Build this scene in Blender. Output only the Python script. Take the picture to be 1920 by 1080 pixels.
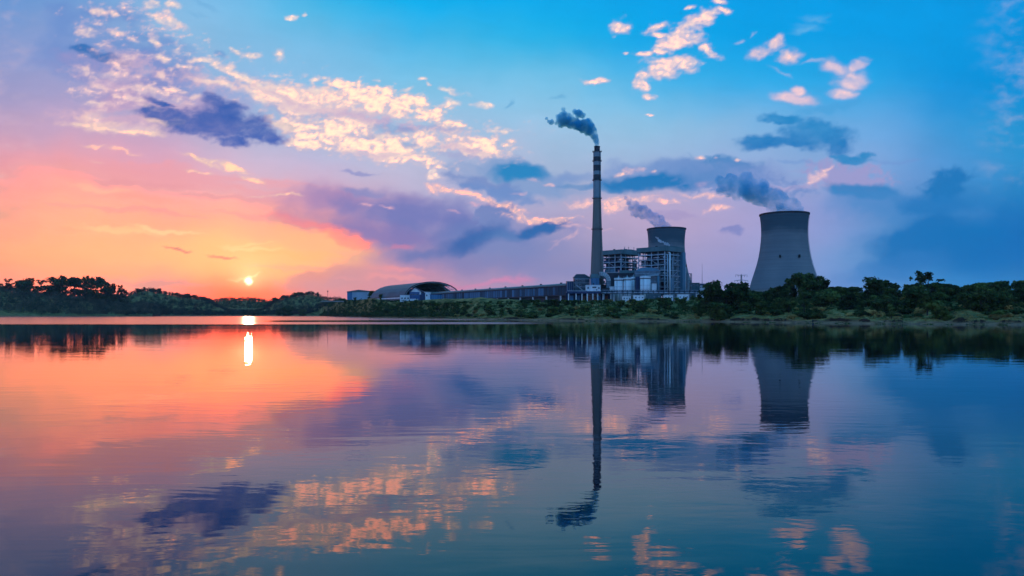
import bpy, math, random
import numpy as np
from mathutils import Vector, Matrix
random.seed(11); np.random.seed(11)
R = math.radians
SC = bpy.context.scene
for o in list(bpy.data.objects): bpy.data.objects.remove(o)

# ---------------------------------------------------------------- camera, sky light, sun, exposure
CAM_Z = 5.5; F = 1400.0; HOR = 589.5                       # lens in picture units, height of the horizon line
cam_d = bpy.data.cameras.new('camera'); cam = bpy.data.objects.new('camera', cam_d); SC.collection.objects.link(cam)
cam.location = (0, 0, CAM_Z); cam.rotation_euler = (R(90), 0, 0)
cam_d.sensor_width = 36; cam_d.lens = F / 1920 * 36; cam_d.shift_y = (HOR - 540) / 1920
cam_d.clip_start = .5; cam_d.clip_end = 30000
SC.camera = cam
SUN_AZ = math.atan((466 - 960) / F); SUN_EL = R(2.6)
world = bpy.data.worlds.new('World'); SC.world = world; world.use_nodes = True
wn = world.node_tree; wbg = wn.nodes['Background']
nish = wn.nodes.new('ShaderNodeTexSky'); nish.sky_type = 'NISHITA'; nish.sun_disc = False
nish.sun_elevation = SUN_EL; nish.sun_rotation = SUN_AZ
wn.links.new(nish.outputs[0], wbg.inputs[0]); wbg.inputs[1].default_value = 0.003
sun_d = bpy.data.lights.new('sun', 'SUN'); sun_d.energy = 0.08; sun_d.angle = R(.5); sun_d.color = (1, .60, .34)
sun = bpy.data.objects.new('sun', sun_d); SC.collection.objects.link(sun)
sdir = Vector((math.sin(SUN_AZ) * math.cos(SUN_EL), math.cos(SUN_AZ) * math.cos(SUN_EL), math.sin(SUN_EL)))
sun.rotation_euler = sdir.to_track_quat('Z', 'Y').to_euler()
SC.view_settings.view_transform = 'Standard'; SC.view_settings.look = 'None'
SC.view_settings.exposure = 0; SC.view_settings.gamma = 1
SC.render.engine = 'CYCLES'
cy = SC.cycles
cy.max_bounces = 7; cy.diffuse_bounces = 2; cy.glossy_bounces = 3; cy.transmission_bounces = 4; cy.volume_bounces = 2; cy.transparent_max_bounces = 12
cy.sample_clamp_indirect = 6; cy.caustics_reflective = False; cy.caustics_refractive = False
cy.volume_step_rate = 3; cy.volume_max_steps = 64
cy.use_denoising = True
# ---------------------------------------------------------------- numpy noise and sky painting
import numpy as np
_rs = np.random.RandomState(7)
_GA = _rs.rand(64, 256, 256).astype(np.float32)[:1] * 6.2831853
def perlin(x, y, seed=0):
    x = x + seed * 17.31; y = y + seed * 9.73
    xi = np.floor(x).astype(np.int64); yi = np.floor(y).astype(np.int64)
    xf = x - xi; yf = y - yi
    def g(ix, iy, fx, fy):
        a = _GA[0][ix & 255, iy & 255]
        return np.cos(a) * fx + np.sin(a) * fy
    u = xf * xf * xf * (xf * (xf * 6 - 15) + 10); v = yf * yf * yf * (yf * (yf * 6 - 15) + 10)
    a = g(xi, yi, xf, yf); b = g(xi + 1, yi, xf - 1, yf)
    c = g(xi, yi + 1, xf, yf - 1); d = g(xi + 1, yi + 1, xf - 1, yf - 1)
    return ((a + (b - a) * u) * (1 - v) + (c + (d - c) * u) * v) * 1.4
def fbm(x, y, octv=5, seed=0, gain=.5, billow=False):
    s = 0; a = 1.0; t = 0
    for i in range(octv):
        n = perlin(x, y, seed + i * 3.1)
        if billow: n = 1 - 2.6 * np.abs(n)
        s = s + a * n; t += a; a *= gain
        x, y = x * 1.7 + y * .9, y * 1.7 - x * .9
    return s / t * 1.5
def sm(a, b, x):
    t = np.clip((x - a) / (b - a), 0, 1); return t * t * (3 - 2 * t)
def s2l(c):
    c = np.asarray(c, float) / 255.0
    return np.where(c <= .04045, c / 12.92, ((c + .055) / 1.055) ** 2.4)

SX = [-300, 0, 150, 300, 450, 600, 750, 900, 1050, 1200, 1350, 1500, 1650, 1770, 1920, 2300]
SY = [-500, 0, 80, 160, 240, 320, 400, 480, 550, 600]
SK = [[(50,130,200),(60,140,205),(70,145,210),(60,150,215),(40,150,220),(20,145,220),(0,140,215),(0,138,212),(0,135,210),(0,128,210),(0,126,207),(0,124,205),(0,121,202),(0,118,200),(0,116,197),(0,106,187)],
 [(100,145,205),(105,150,210),(115,160,215),(130,182,226),(110,186,232),(60,180,232),(0,174,236),(0,171,236),(0,167,233),(0,162,233),(0,158,231),(0,156,230),(0,154,228),(0,151,226),(0,146,222),(0,136,212)],
 [(130,150,205),(135,155,208),(140,162,212),(145,182,222),(128,186,227),(112,187,230),(80,182,231),(62,181,231),(45,177,231),(25,168,232),(14,163,231),(10,160,230),(7,156,228),(0,152,225),(0,146,220),(0,136,210)],
 [(150,150,200),(155,155,202),(158,160,206),(152,170,215),(147,186,226),(138,191,230),(127,194,231),(123,193,231),(118,192,231),(87,183,233),(64,174,232),(52,169,231),(46,163,228),(18,149,221),(0,144,216),(0,134,206)],
 [(190,155,190),(195,160,192),(198,165,198),(185,168,205),(171,181,216),(161,186,221),(157,191,224),(158,193,226),(153,194,227),(143,192,227),(136,184,225),(116,173,224),(103,167,224),(60,152,216),(30,148,212),(0,135,200)],
 [(235,153,164),(240,158,164),(244,162,166),(230,164,183),(217,181,204),(196,181,212),(187,186,216),(173,181,214),(163,182,215),(161,178,215),(153,171,215),(139,167,215),(123,162,217),(80,148,211),(40,142,206),(0,130,195)],
 [(235,153,144),(242,163,144),(250,173,146),(252,166,149),(255,168,155),(227,155,168),(191,165,198),(171,170,209),(173,165,201),(183,165,201),(173,163,206),(149,157,211),(98,146,207),(40,125,194),(15,115,188),(0,105,178)],
 [(235,148,128),(248,166,128),(255,176,131),(255,180,133),(255,194,135),(255,174,141),(207,150,175),(151,144,188),(146,144,191),(161,155,195),(159,157,206),(137,157,212),(86,146,207),(15,118,191),(0,110,185),(0,100,172)],
 [(225,130,120),(245,148,131),(255,156,133),(246,146,142),(255,116,90),(228,139,149),(208,142,165),(180,142,180),(150,145,190),(152,148,196),(140,152,206),(114,148,208),(84,142,208),(55,137,203),(40,130,198),(30,115,180)],
 [(205,115,110),(225,130,118),(240,139,125),(240,133,128),(250,109,87),(225,135,140),(205,142,160),(180,142,175),(150,145,185),(150,148,192),(140,150,200),(114,146,203),(84,140,203),(55,132,198),(40,125,193),(30,110,175)]]
def base_sky(U, V):
    SKl = s2l(SK)
    def idx(knots, P):
        knots = np.array(knots, float); P = np.clip(P, knots[0], knots[-1] - 1e-3)
        i = np.clip(np.searchsorted(knots, P, side='right') - 1, 0, len(knots) - 2)
        t = (P - knots[i]) / (knots[i + 1] - knots[i]); return i, t
    i, tx = idx(SX, U); j, ty = idx(SY, V)
    # catmull-like smoothing: cubic hermite with finite differences per axis
    def h(t):
        return np.stack([-.5 * t + t * t - .5 * t ** 3, 1 - 2.5 * t * t + 1.5 * t ** 3, .5 * t + 2 * t * t - 1.5 * t ** 3, -.5 * t * t + .5 * t ** 3])
    wx = h(tx); wy = h(ty); out = 0
    for b in range(4):
        jj = np.clip(j + b - 1, 0, len(SY) - 1)
        for a in range(4):
            ii = np.clip(i + a - 1, 0, len(SX) - 1)
            out = out + SKl[jj, ii] * (wx[a] * wy[b])[..., None]
    return np.maximum(out, 0.0)

CREAM = (255, 226, 208); PEACH = (255, 208, 186); PINK = (244, 186, 190); ROSE = (236, 178, 196)
def paint_sky(U, V):
    """linear RGB of the evening sky for directions given as picture-plane coordinates"""
    wU = fbm(U / 75., V / 60., 4, 40); wV = fbm(U / 75., V / 60., 4, 55)
    fU = fbm(U / 22., V / 16., 3, 41); fV = fbm(U / 22., V / 16., 3, 56)
    Uw = U + 15 * wU + 5 * fU; Vw = V + 10 * wV + 3.5 * fV
    A = fbm(Uw / 95., Vw / 62., 6, 1)
    B = fbm(Uw / 34., Vw / 20., 5, 2)
    C = fbm(Uw / 15., Vw / 10., 4, 6, gain=.6)
    S = fbm((Uw + .5 * Vw) / 130., (Vw - .12 * Uw) / 13., 5, 3)
    P = fbm(Uw / 30., Vw / 21., 5, 4, gain=.58, billow=True)
    Q = fbm(Uw / 16., Vw / 11., 4, 5, gain=.6, billow=True)
    W = fbm((U - .9 * V) / 130. + .5 * wU, (V + .35 * U) / 34. + .5 * wV, 6, 9)
    Ux = U + 6 * wU + 2 * fU; Vx = V + 4 * wV + 1.5 * fV
    F1 = fbm(Ux / 46., Vx / 24., 7, 21, gain=.62)
    F2 = fbm(Ux / 17., Vx / 10., 5, 22, gain=.62)
    F3 = fbm(Ux / 17. - .35, Vx / 10. + .35, 5, 22, gain=.62)
    FN = .75 * F1 + .45 * F2 + .25 * W
    col = base_sky(U + 14 * wU, V + 9 * wV)
    col *= (1 + .035 * A + .02 * S)[..., None]
    def put(m, c, c2=None, mixer=None):
        nonlocal col
        c = s2l(c)
        if c2 is not None: c = c + (s2l(c2) - c) * mixer[..., None]
        m = m[..., None]; col = col * (1 - m) + c * m
    def dist(cx, cy, rx, ry, ang=0, warped=True, k=1.0):
        a = np.radians(ang); X = (Uw if warped else U) - cx; Y = (Vw if warped else V) - cy
        x = X * np.cos(a) + Y * np.sin(a); y = -X * np.sin(a) + Y * np.cos(a)
        return np.sqrt((x / rx) ** 2 + (y / ry) ** 2)
    def field(lst, pw=1.0):
        f = np.full(U.shape, -9.0)
        for e in lst:
            f = np.maximum(f, (1 - dist(*e[:5])) )
        return f
    # wide soft veils -------------------------------------------------------------------
    def soft(cx, cy, rx, ry, ang, c, op, nz=.5, e0=-.15, e1=.85, n=None):
        n = A if n is None else n
        put(sm(e0, e1, 1 - dist(cx, cy, rx, ry, ang) + nz * n) * op, c)
    soft(215, 100, 170, 115, 20, (100,140,205), .75, .7)
    soft(330, 150, 110, 55, 35, (105,140,205), .6, .8)
    soft(240, 170, 130, 60, 10, (165,145,195), .6, .8)
    soft(400, 180, 220, 60, 15, (150,150,205), .45, .8)
    soft(300, 215, 240, 50, 4, (205,165,195), .5, .6)
    soft(680, 230, 260, 70, 8, (185,190,215), .35, .8)
    soft(950, 290, 160, 45, 5, (180,185,215), .3, .8)
    # rose / purple bank in the middle
    soft(330, 330, 260, 34, 6, (238,158,168), .7, .5, n=S)
    soft(640, 372, 190, 30, 3, (172,132,182), .75, .45)
    soft(790, 405, 260, 50, 6, (106,118,186), .95, .4)
    soft(860, 440, 170, 40, -4, (88,116,184), .8, .5)
    soft(700, 438, 190, 34, 10, (126,118,182), .9, .3)
    soft(820, 485, 230, 34, 4, (122,126,184), .8, .3)
    soft(945, 460, 150, 50, 4, (112,132,190), .8, .3)
    soft(930, 405, 34, 26, -10, (112,134,192), .95, .35, .0, .3, n=P)
    soft(690, 362, 60, 10, 5, (120,135,195), .7, .6, n=B)
    soft(885, 452, 90, 24, -20, (34,98,172), .97, .45)
    soft(800, 478, 70, 16, -8, (80,112,180), .7, .5)
    soft(950, 440, 60, 16, -5, (55,118,182), .6, .5)
    soft(1050, 500, 150, 30, 2, (125,135,190), .5, .5)
    # pink light under the bank
    soft(575, 452, 150, 34, 9, (255,172,140), .96, .34, -.1, .7)
    soft(655, 450, 60, 17, 14, (255,138,136), .9, .5, -.1, .6, n=B)
    soft(600, 425, 110, 12, 14, (250,132,142), .75, .4, n=S)
    soft(740, 462, 40, 9, -8, (205,125,165), .6, .8, n=B)
    soft(500, 480, 230, 50, 0, (255,186,130), .7, .3)
    soft(640, 526, 110, 28, -4, (206,146,160), .9, .5)
    soft(580, 520, 70, 14, -10, (222,146,146), .7, .6, n=B)
    soft(745, 508, 70, 6, 4, (238,150,160), .75, .6, n=S)
    soft(735, 520, 90, 5, 0, (240,155,160), .6, .6, n=S)
    soft(870, 533, 130, 6, -1, (205,130,175), .6, .5, n=S)
    soft(940, 528, 65, 7, -6, (215,135,180), .8, .4, n=S)
    for e in [(260,345,170,9,5), (420,372,150,8,6), (200,392,120,7,5), (480,405,120,7,7), (330,400,90,5,8), (560,500,110,8,2)]:
        soft(*e, (226,146,158), .32, .8, -.1, .9, n=S)
    # yellow and salmon wisps round the sun
    for (x, y, a, b, g, c, o) in [(225,432,110,9,4,(255,200,150),.6), (335,437,70,4.5,9,(255,200,155),.85), (455,466,75,4.5,0,(255,205,150),.75),
            (180,350,60,8,10,(255,190,160),.4), (470,455,50,4,-8,(255,205,150),.6), (200,515,90,12,0,(255,170,120),.5), (300,532,120,7,2,(225,150,150),.55),
            (560,480,90,10,4,(255,180,120),.4), (250,370,110,10,7,(248,150,140),.35)]:
        soft(x, y, a, b, g, c, o, .7, n=S)
    soft(418, 483, 34, 4.6, 2, (238,122,116), .9, .3, n=S)
    soft(334, 468, 27, 3, 8, (218,130,124), .8, .3, n=S)
    # teal and blue banks ---------------------------------------------------------------
    for (x, y, a, b, g, c, o, nz, n) in [
        (1000,335,150,38,6,(120,155,205),.8,.7,A), (905,345,70,20,14,(112,140,198),.85,.6,B), (985,322,70,18,-4,(14,132,194),.97,.6,A), (940,362,80,16,14,(105,142,202),.8,.6,B),
        (1075,330,60,16,0,(118,150,205),.7,.7,A), (1235,322,120,20,0,(128,155,208),.7,.7,A),
        (1290,318,140,22,2,(108,146,204),.8,.6,A), (1225,342,160,18,-2,(12,118,186),.98,.45,A), (1390,345,90,18,6,(96,136,200),.7,.7,P), (1330,328,60,16,4,(70,132,196),.7,.6,B), (1110,350,60,9,2,(70,135,195),.6,.5,S),
        (1018,429,54,14,-11,(24,102,174),.98,.35,B), (1365,305,62,15,10,(52,130,194),.85,.7,B), (1355,330,90,26,5,(98,140,200),.7,.6,A),
        (1420,330,90,22,10,(120,145,205),.5,.7,A),
        (672,322,40,4,3,(130,140,200),.7,.6,S), (1375,428,30,8,0,(100,120,190),.6,.5,B), (1250,405,60,8,0,(150,140,195),.4,.5,S),
        (1590,330,70,26,6,(158,155,206),.9,.5,P), (1625,360,80,18,6,(40,128,194),.9,.5,A), (1700,395,170,36,3,(66,134,200),.7,.4,A),
        (1775,345,48,26,-12,(22,118,188),.97,.3,P), (1755,380,90,26,-5,(20,118,190),.8,.3,A), (1740,455,150,60,-6,(0,112,185),.9,.3,A), (1690,500,130,30,-12,(40,122,194),.7,.3,A),
        (1690,300,60,4,-4,(110,150,212),.6,.5,S), (1560,200,80,10,-14,(70,160,220),.6,.6,S), (1500,305,50,4,0,(110,150,210),.5,.5,S)]:
        soft(x, y, a, b, g, c, o, nz, -.15, .58, n=n)
    # crisp dark blue clouds
    def crisp(lst, c, c2, op=.97, nz=.35, w=.22, n=None, rise=(0, 1), off=.04):
        n = .45 * A + .5 * F1 + .3 * F2 if n is None else n
        f = np.minimum(field(lst), .5) + 1.15 * nz * n + off
        m = (.45 * sm(-.2, w, f) + .55 * sm(0, 2.1 * w, f)) * op * (.88 + .2 * F1)
        put(np.clip(m, 0, 1), c, c2, np.clip(sm(rise[0], rise[1], V + 14 * A) + .3 * F1 - .15 * (f - .5), 0, 1))
    crisp([(1535,252,62,25,3), (1430,264,40,14,0), (1465,224,38,7,2), (1570,275,26,18,0), (1487,262,50,10,2)], (14,132,198), (8,118,190), nz=.36, rise=(220, 285), off=.2)
    crisp([(1598,297,34,7,3), (1622,293,12,6,0), (1565,296,12,4,0)], (30,134,198), (30,134,198), nz=.4, off=.15)
    crisp([(205,110,40,7.5,12), (160,92,22,8,5)], (28,108,182), (50,112,182), off=.15, nz=.35, rise=(90, 130))
    crisp([(412,100,18,9,15), (268,66,32,9,6)], (60,140,200), (90,140,205), nz=.5, w=.5, op=.85)
    crisp([(345,135,40,14,20), (310,160,60,10,10), (205,30,50,14,0)], (92,132,200), (100,135,200), nz=.8, w=.6, op=.7)
    crisp([(1048,180,15,4,0), (955,190,14,4,-30)], (60,150,205), (60,150,205), nz=.8, w=.9, op=.75)
    crisp([(385,11,26,5,25), (375,27,18,5,25)], (95,165,215), (95,165,215), nz=.6, w=1, op=.6)
    # lit cloud, broken into puffs ------------------------------------------------------
    LIT = .5 + .9 * (F2 - F3)
    def lit(lst, c, c2, nz=.75, w=.4, off=-.1, op=.97, n=None, cap=.55):
        n = FN if n is None else n
        f = np.minimum(field(lst), cap)
        body = f + off + .11 + .95 * nz * n
        a = sm(-.10, 1.5 * w + .1, body) ** 1.15 * (f > -1.2) * op
        sh = np.clip(sm(.0, 1.0, body) * .75 + .35 * (LIT - .5) + .18, 0, 1)
        c = np.array(c, float); c0 = .62 * c + .38 * np.array([168, 150, 208.])
        put(a, tuple(c0), tuple(np.minimum(np.array(c2, float) * (1.05, 1.03, 1.0), 264)), sh)
    left = [(188,24,22,10,10), (212,30,12,9,20), (278,8,24,12,0), (322,10,26,10,15), (298,36,36,8,18), (325,40,32,11,8), (172,62,28,11,15), (217,62,20,7,0),
            (300,75,17,8,35), (310,105,22,11,0), (306,142,11,16,0), (210,137,24,9,-5), (172,145,18,11,0), (155,128,12,14,0), (345,122,14,6,0), (420,128,50,11,24),
            (380,112,34,8,0), (440,93,18,6,18), (475,106,26,7,5), (525,106,17,12,0), (523,136,11,5,0), (430,126,22,8,0), (270,168,56,11,8), (190,160,30,8,10),
            (285,200,34,8,12), (365,180,20,9,0), (350,190,22,6,0), (175,192,34,9,10), (250,185,26,8,10), (335,225,20,8,15)]
    lit(left, (250,205,200), (255,226,212), nz=.62, w=.5, off=-.08, op=.9)
    lit([(190,236,90,15,4), (258,246,66,12,0), (165,216,34,14,0), (300,228,40,9,10), (330,232,20,7,0)], (250,200,190), (255,222,196), nz=.5, w=.5, off=0, op=.92)
    lit([(470,152,70,11,28), (540,172,72,20,14), (600,178,80,20,6), (480,180,40,10,35), (400,155,60,7,15)], (253,206,196), (255,230,214), nz=.4, w=.5, off=.05, op=.95)
    for e in [(560,195,130,40,14), (690,200,130,45,8), (640,240,140,34,12), (880,268,95,28,8), (715,280,130,28,10)]:
        soft(*e, (224,196,208), .55, .9, -.1, .8, n=.6 * F1 + .4 * F2)
    for e in [(215,150,90,40,10), (200,215,120,30,4), (250,120,90,30,20), (330,190,80,24,8), (380,150,70,24,20)]:
        soft(*e, (226,184,200), .5, 1.0, -.1, .9, n=.7 * F1 + .4 * F2)
    for e in [(610,215,90,12,6), (720,232,80,12,4), (520,205,50,10,14), (800,240,70,12,6), (680,262,80,9,4), (860,290,70,10,4), (600,262,60,9,0), (300,180,70,10,10), (230,210,70,9,0), (200,140,60,12,10)]:
        soft(*e, (158,164,208), .6, 1.0, -.1, .9, n=.7 * F1 + .4 * F2)
    fieldz = [(560,190,105,30,14), (690,190,105,34,8), (640,232,118,24,12), (730,175,80,16,10), (790,205,66,22,18), (880,268,78,22,8), (715,275,118,26,10), (600,252,75,20,5),
              (560,240,70,18,10), (800,262,60,24,10), (955,272,26,15,10), (650,160,40,14,8), (860,235,30,10,10), (800,300,60,12,12), (590,272,55,12,0)]
    lit([(560,190,330,75,12), (330,120,190,90,20), (850,250,190,50,8)], (236,196,206), (255,226,212), nz=1.25, w=.55, off=-.42, op=.8, cap=.3)
    lit([(240,40,130,50,0), (220,180,120,70,0)], (230,190,205), (252,218,210), nz=1.2, w=.5, off=-.36, op=.85, cap=.3)
    lit(fieldz, (250,206,198), (255,228,212), nz=1.12, w=.34, off=-.06, op=.97)
    lit([(590,147,18,5,0), (640,150,14,5,0), (852,172,27,7,15), (848,190,22,10,0), (907,194,19,9,0), (800,148,10,5,0), (806,158,5,5,0), (820,330,26,8,20), (810,320,12,8,0),
         (553,30,16,6,0), (545,33,12,4,0), (572,29,6,4,0), (705,150,12,5,0), (765,168,14,5,0)], (252,210,202), (255,230,218), nz=.6, w=.5, off=-.08, op=.92)
    # right-hand puffs
    lit([(1163,50,20,15,0), (1272,72,58,24,-32), (1318,38,38,12,-30), (1296,55,50,18,-35), (1245,125,48,24,-8), (1275,118,38,20,0), (1208,150,16,26,20), (1216,178,16,8,0),
         (1207,99,26,8,8), (1236,98,12,10,0), (1226,52,30,8,-18), (1335,101,34,9,12), (1318,92,16,12,0), (1350,4,16,6,0), (1303,17,12,4,-10), (1355,22,14,8,20), (1118,154,28,6,0),
         (1215,214,12,2.5,0), (1232,62,20,6,0), (1175,95,8,3,0)], (244,196,206), (255,222,214), nz=.66, w=.42, off=-.04, op=.93)
    lit([(1428,97,36,14,-16), (1452,76,28,9,-48), (1478,104,24,15,12)], (240,190,208), (252,210,208), nz=.5, w=.7, off=0, op=.9)
    lit([(1388,75,13,4,-10), (1466,132,22,4,28), (1527,115,26,5,-10), (1413,62,6,3,-40)], (190,190,225), (205,195,225), nz=.5, w=.9, off=0, op=.8, n=S)
    lit([(1566,124,30,15,12), (1592,150,36,24,-14), (1604,120,26,10,-28), (1584,174,28,9,5)], (226,190,214), (250,208,212), nz=.45, w=.7, off=0.08, op=.9, n=.6 * S + .5 * F1)
    lit([(1494,186,48,14,3), (1498,170,16,12,0)], (225,188,212), (248,206,212), nz=.4, w=.6, off=0.12, op=.9, n=.6 * S + .4 * A)
    lit([(1515,50,46,18,-20), (1530,38,40,8,-20)], (110,185,232), (120,188,232), nz=.8, w=1., off=-.05, op=.7, n=S)
    for e in [(600,205,120,14,8), (700,225,110,12,8), (520,178,60,8,22), (860,278,70,8,8), (720,288,80,8,4), (250,240,70,8,4), (190,150,40,9,10), (280,120,40,10,20)]:
        soft(*e, (196,172,206), .55, 1.3, 0, .9, n=.5 * F1 + .6 * F2)
    # dark pieces lying over the lit field
    crisp([(430,232,98,28,9), (435,207,55,14,26), (335,218,62,13,18), (300,215,50,12,8), (500,252,42,14,14), (440,262,34,13,5), (300,190,30,6,14), (360,235,70,20,6)], (0,86,174), (38,90,180), nz=.75, rise=(215, 285), w=.34, off=.17)
    crisp([(738,243,34,9,-2), (700,252,22,7,0), (772,270,18,8,0), (758,240,20,7,0), (720,240,30,7,0)], (70,146,204), (96,140,202), nz=.6, w=.7, op=.85)
    crisp([(650,250,30,6,0), (610,215,30,5,0), (850,245,30,6,10), (560,222,26,6,10), (700,215,40,6,8)], (160,175,215), (165,170,210), nz=.7, w=.9, op=.6)
    # pink fringes and wisps
    lit([(838,355,34,6,14), (880,366,50,7,13), (930,380,52,8,16), (975,400,45,6,18), (1010,412,60,6,6), (960,393,40,5,12), (1060,408,40,3.5,-4), (815,350,16,8,30)], (236,178,196), (252,200,188), nz=.75, w=.7, off=0, op=.93, n=.5 * B + .5 * Q)
    lit([(1090,383,34,8,0), (1148,382,30,17,-10), (1165,375,20,14,0), (1200,372,40,8,0), (1260,380,30,5,0), (1320,368,40,7,5), (1345,392,30,6,0)], (236,182,200), (250,200,196), nz=.7, w=.8, off=.0, op=.9, n=.5 * B + .5 * Q)
    lit([(1060,450,40,3,-28), (1080,440,22,3,-40), (1045,455,18,3,-10), (1100,428,60,3,4), (1075,425,40,3,0), (1000,340,20,4,0), (970,360,14,3,0), (1030,346,12,4,0)], (238,180,200), (246,196,200), nz=.8, w=.9, off=0, op=.8, n=B)
    lit([(1313,291,12,6,0), (1187,316,17,8,0), (1222,323,7,3,0), (1382,298,8,3,0), (1350,297,7,3,0), (1170,325,20,4,-8)], (242,186,200), (255,212,202), nz=.7, w=.6, off=.02, op=.93)
    lit([(1528,334,20,12,0), (1518,340,14,6,0), (1545,325,18,10,-25), (1558,312,16,4,-20)], (244,192,204), (255,210,204), nz=.5, w=.5, off=.02, op=.92)
    lit([(1540,345,60,10,-4), (1480,352,40,8,0), (1320,340,20,8,0)], (190,165,206), (205,172,206), nz=.6, w=.9, off=0, op=.6)
    lit([(382,300,56,5,15), (445,313,52,8,24), (470,330,34,7,20), (375,318,40,4,5), (520,366,55,3,-3), (400,298,30,5,10)], (246,190,178), (255,216,180), nz=.75, w=.7, off=0, op=.85, n=.6 * S + .4 * B)
    lit([(230,283,40,3,8), (185,300,20,3,5), (170,272,30,3,5)], (250,195,180), (255,205,180), nz=.6, w=.8, off=0, op=.7, n=S)
    lit([(690,383,22,2.5,5), (725,390,20,2.5,8), (850,398,26,3,8), (905,385,30,3,-5)], (225,170,195), (238,180,195), nz=.8, w=.8, off=0, op=.8, n=B)
    # scattered cloud carried on outside the picture
    out = np.maximum(sm(120, -40, U), sm(1800, 1950, U)) * sm(420, 300, V) + sm(0, -60, V) * .8
    put(sm(-.1, 1.2, .6 * F1 + .35 * A + .2 * W + .1) * np.clip(out, 0, 1) * .6, (225, 190, 205), (240, 205, 205), sm(-.5, .5, B))
    # the sun and its glow
    d2 = ((U - 466) ** 2 + (V - 525) ** 2)
    g1 = np.exp(-np.sqrt(d2) / 24.) * .75; g2 = np.exp(-((U - 466) / 120.) ** 2 - ((V - 520) / 50.) ** 2) * .25
    col += g1[..., None] * np.array([.9, .5, .26]) + g2[..., None] * np.array([.3, .07, .0])
    g3 = np.exp(-((U - 462) / 85.) ** 2 - ((V - 554) / 17.) ** 2) * .75
    col = col * (1 - g3[..., None]) + s2l((255, 108, 74)) * g3[..., None]
    wis = sm(0, .8, 1 - dist(452, 522, 28, 3, -14) + .3 * S) * .25 + sm(0, .9, 1 - dist(474, 517, 17, 5, -20)) * .25
    col += np.clip(wis, 0, 1)[..., None] * np.array([.6, .5, .3])
    disc = sm(10.5, 3., np.sqrt(d2) + 2.5 * fU + 1.5 * fV)
    col = col * (1 - disc[..., None]) + np.array([3.2, 2.5, 1.7]) * disc[..., None]
    col = np.maximum(col, 0.0)
    hot = sm(.82, 1., col[..., 0]) * (col[..., 0] < 2); col[..., 1] *= 1 + .12 * hot; col[..., 0] += 8.0 * np.maximum(col[..., 0] - .88, 0) * (col[..., 0] < 2)      # warm cloud and glow are brighter in red than a picture can hold
    return col
def sky_dir(az, el):
    """az from straight ahead (right positive), el above the horizon, radians"""
    a0 = np.radians(42.)
    aa = np.abs(az); sg = np.sign(az)
    tu = np.where(aa < a0, np.tan(np.minimum(aa, a0)), np.tan(a0) + (aa - a0) * 1.0)
    U = 960 + 1400 * sg * tu
    V = 589.5 - 1400 * np.tan(np.clip(el, -.3, np.radians(58))) / np.cos(np.minimum(aa, a0))
    c = paint_sky(U, V)
    # round the back: the plain blue dusk the photograph's light implies
    wb = sm(np.radians(44), np.radians(95), aa)
    back = s2l((138, 170, 236)) + (s2l((30, 155, 232)) - s2l((138, 170, 236))) * sm(0, np.radians(60), el)[..., None]
    back = back * 1.4
    c = c * (1 - wb[..., None]) + back * wb[..., None]
    wz = sm(np.radians(30), np.radians(62), el)
    c = c * (1 - wz[..., None]) + s2l((30, 155, 224)) * wz[..., None]
    return c
# ---------------------------------------------------------------- helpers
COL = SC.collection
def X(px, D): return (px - 960) / F * D
def Z(py, D): return CAM_Z + (HOR - py) / F * D
def tag(o, label=None, cat=None, group=None, kind=None):
    if label: o['label'] = label
    if cat: o['category'] = cat
    if group: o['group'] = group
    if kind: o['kind'] = kind
    return o
def empty(name, loc, rz=0, label=None, cat=None, group=None):
    o = bpy.data.objects.new(name, None); COL.objects.link(o); o.location = loc; o.rotation_euler = (0, 0, rz)
    o.empty_display_size = 2
    return tag(o, label, cat, group)
def np_mesh(name, v, q, smooth=False):
    me = bpy.data.meshes.new(name); v = np.asarray(v, np.float32); q = np.asarray(q, np.int32)
    k = q.shape[1]
    me.vertices.add(len(v)); me.vertices.foreach_set('co', v.ravel())
    me.loops.add(q.size); me.loops.foreach_set('vertex_index', q.ravel())
    me.polygons.add(len(q)); me.polygons.foreach_set('loop_start', np.arange(0, q.size, k, dtype=np.int32))
    if smooth: me.polygons.foreach_set('use_smooth', np.ones(len(q), bool))
    me.update(calc_edges=True); me.validate(); return me
def link(name, me, mt, parent=None, loc=None, rz=None):
    o = bpy.data.objects.new(name, me); COL.objects.link(o)
    if mt is not None and len(me.materials) == 0: me.materials.append(mt)
    if parent: o.parent = parent
    if loc is not None: o.location = loc
    if rz is not None: o.rotation_euler = (0, 0, rz)
    return o
def copy_tree(o, parent=None):
    c = o.copy(); COL.objects.link(c); c.parent = parent
    for ch in list(o.children): copy_tree(ch, c)
    return c
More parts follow.
